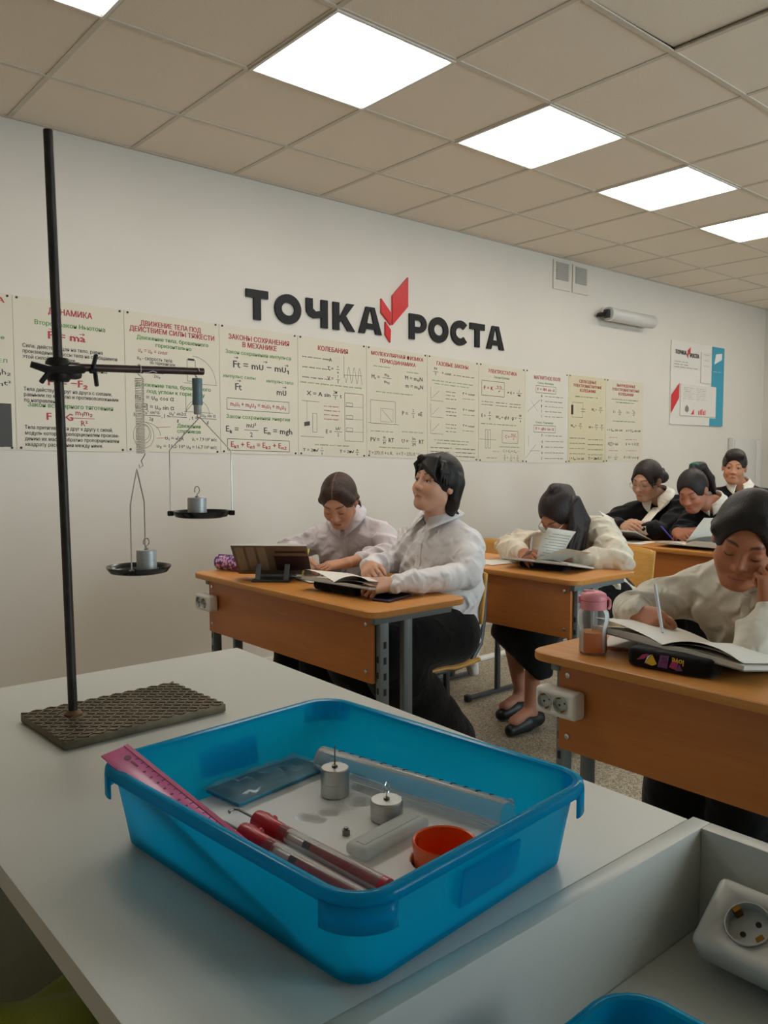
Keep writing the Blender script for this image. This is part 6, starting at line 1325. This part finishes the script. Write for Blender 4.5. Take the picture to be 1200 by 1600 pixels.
# second-row desk
tag(obj('paper_sheet', MB().box((0, 0, .0006), (.21, .15, .001)), M_PAGE, loc=(4.31, 2.70, DT), rot=(0, 0, .1)), 'white paper sheet on the far desk beside the thick open book', 'paper')
for k, (x, y, a) in enumerate(((2.93, 2.70, .2), (2.99, 2.64, -.15))): tag(obj('paper_sheet', MB().box((0, 0, .0006+k*.001), (.20, .15, .001)), M_PAGE, loc=(x, y, DT), rot=(0, 0, a)), ('white paper sheet lying under another one on the second-row desk', 'white paper sheet on top of another one on the second-row desk')[k], 'paper')
soft_box('black pencil case under the open book on the second-row desk', 'pencil_case', 'pencil case', (2.985, 2.345, DT), PI/2+.12, (.24, .08, .036), M_BLACKCASE)
t = open_book('open book with one printed leaf standing up on the second-row desk', 'book', (3.0, 2.345, DT+.022), PI/2+.10, .17, .175, .23, .012, .010, fan=((150, -.3, 1.0), (168, -.5, 1.0)))
pg = obj('raised_leaf', MB().grid([[(-.01+.012*math.sin(i/8*PI)-.075*i/8, -.108+.03*i/8, .012+.150*i/8) for i in range(9)], [(-.01+.012*math.sin(i/8*PI)-.060*i/8, .108+.03*i/8, .012+.145*i/8) for i in range(9)]]), M_PAGE, t, smooth=1.5); solidify(pg, .0006)
m = MB()
for k in range(9):
    u = .15+k*.085; f = lambda u, v: Vector((-.01+.012*math.sin(u*PI)-(.075-.015*(v+.108)/.216)*u, v+.03*u, .0+.012+(.150-.005*(v+.108)/.216)*u))
    for s in (1,): m.face([m.b.verts.new(f(a_, b_)+Vector((.0012*s, 0, 0))) for a_, b_ in ((u, -.09), (u, .09-.02*(k % 3)), (u+.012, .09-.02*(k % 3)), (u+.012, -.09))])
    m.face([m.b.verts.new(f(a_, b_)+Vector((-.0012, 0, .0))) for a_, b_ in ((u, -.09), (u, .09-.02*(k % 3)), (u+.012, .09-.02*(k % 3)), (u+.012, -.09))])
tag(obj('page_print', m, M_TYPE, pg), kind='stuff')
pen('white pen in the right hand of the person with half-up hair', (2.945, 2.405, DT+.014), (.10, -.02, .9), M_WHITEP, .13)
# right desk: bottle, notebooks, black case
M_PINKLID = mat('pink_lid', srgb(226, 140, 150), .4); M_BOTTLE = clear('bottle_clear', (.98, .97, .96), .05, (.85, .86, .84), .05); M_TEA = clear('orange_drink', (1.0, .55, .15), .80, (.92, .33, .03), .1, .3)
bt = thing('drink_bottle', 'clear bottle with pink lid and orange drink on the right desk', 'bottle', (1.797, 1.252, DT), 2.2); bt.scale = (.95, .95, .93)
obj('body', MB().lathe([(.034, 0), (.0375, .004), (.0385, .012), (.0375, .055), (.037, .070), (.041, .085), (.043, .102), (.041, .118), (.034, .128), (.033, .130), (.0325, .128), (.0395, .117), (.0415, .102), (.0395, .086), (.0355, .070), (.036, .012), (.0345, .006), (.0005, .005)], 36, cap1=False), M_BOTTLE, bt, smooth=.8)
obj('drink', MB().lathe([(.034, .0065), (.0352, .014), (.0352, .056), (.0348, .062)], 32), M_TEA, bt); obj('straw', MB().tube([(0, 0, .01), (.004, .002, .13)], .003, 8), M_BOTTLE, bt)
obj('collar', MB().lathe([(.034, .126), (.0355, .127), (.0355, .150), (.034, .152)], 32), M_PINKLID, bt); ld = obj('lid', MB().lathe([(.0335, .152), (.0365, .153), (.0365, .160), (.033, .170), (.022, .176), (.0005, .177)], 32, cap1=False), M_PINKLID, bt, smooth=.8)
obj('loop', MB().tube([(-.036, -.012, .158), (-.044, -.010, .150), (-.044, .0, .135), (-.040, .006, .128)], .004, 8), M_PINKLID, ld); obj('catch', MB().box((.037, 0, .152), (.010, .018, .022), bev=.003), M_PINKLID, ld); obj('mouthpiece', MB().box((.012, 0, .176), (.03, .014, .008), bev=.003), M_PINKLID, ld)
nb = thing('closed_notebook', 'thin pale notebook lying under the open book, beside the pink bottle', 'notebook', (1.985, 1.235, DT), .5); obj('cover', MB().box((0, 0, .0035), (.205, .165, .007)), mat('pinkish_cover', srgb(196, 140, 128), .5), nb); obj('pages', MB().box((0, 0, .0075), (.200, .160, .0016)), M_PAGE, nb)
t = soft_box('black pencil case with purple and yellow print on the right desk', 'pencil_case', 'pencil case', (1.800, 1.022, DT), PI/2+.10, (.215, .072, .046), M_BLACKCASE)
s = Sheet(1, 1); PRINT['y'] = mat('print_yellow', srgb(232, 190, 40), .4); PRINT['v'] = mat('print_purple', srgb(112, 62, 130), .4); PRINT['V'] = mat('print_lilac', srgb(168, 120, 176), .4); PRINT['p'] = mat('print_pink', srgb(170, 50, 110), .4)
s.fill('y', [(.052, .030), (.070, .006), (.082, .028), (.070, .034)]); s.fill('w', [(.050, .032), (.058, .012), (.068, .006)]); s.fill('v', [(.084, .034), (.090, .004), (.112, .003), (.108, .034)]); s.fill('V', [(.092, .020), (.098, .006), (.110, .008), (.106, .022)]); s.fill('p', [(.030, .026), (.045, .010), (.062, .006), (.050, .020)]); s.fill('p', [(.112, .030), (.120, .012), (.136, .014), (.130, .034)]); s.fill('v', [(.128, .036), (.138, .018), (.146, .034)])
me = text_mesh('love', .021, 'CENTER', .03, 0, 0, 2, .85); me.transform(Matrix.Translation((.134, -.0125, 0)) @ Matrix.Rotation(PI-.08, 4, 'Z')); s.put('y', me)
s.build(t, Matrix(((-1, 0, 0, .1075), (0, 0, 1, .0375), (0, 1, 0, .0445), (0, 0, 0, 1))))
open_book('thick open book under the writing hand on the right desk, tipped on the black case', 'book', (1.935, 1.050, DT+.025), PI/2-.08, .16, .215, .262, .015, .017, fan=((172, -.35, 1.0), (163, -.6, 1.0), (155, -.9, .98), (14, .3, 1.0)), roll=-.045)
pen('blue-white pen in the right hand of the person leaning on her hand', (1.925, 1.125, DT+.046), (-.10, .12, .93), M_WHITEP, .14, tipm=M_BLUEP)
# far desk
open_book('thick open book at the near end of the far desk, one leaf lifted', 'book', (4.33, 2.335, DT+.012), PI/2, .06, .185, .25, .030, .012, fan=((122, -.1, .95), (150, -.6, 1.0), (165, -.6, 1.0)))
open_book('open book in front of the person in black cardigan on the far desk', 'book', (4.36, 2.86, DT+.03), PI/2+.1, .30, .16, .22, .012, .012, fan=((60, .5, 1.0), (35, .5, 1.0)))
soft_box('black pencil case at the near end of the far desk', 'pencil_case', 'pencil case', (4.30, 2.085, DT), PI/2-.3, (.19, .07, .035), M_BLACKCASE)
pen('blue pen in the right hand of the person with green hair tie', (4.405, 2.515, DT+.014), (.1, .55, .45), M_BLUEP, .13)
soft_box('black rucksack on the floor behind the pink bottle', 'rucksack', 'bag', (3.98, 1.86, 0), .5, (.30, .20, .42), M_BLACKCASE, .05, .006)
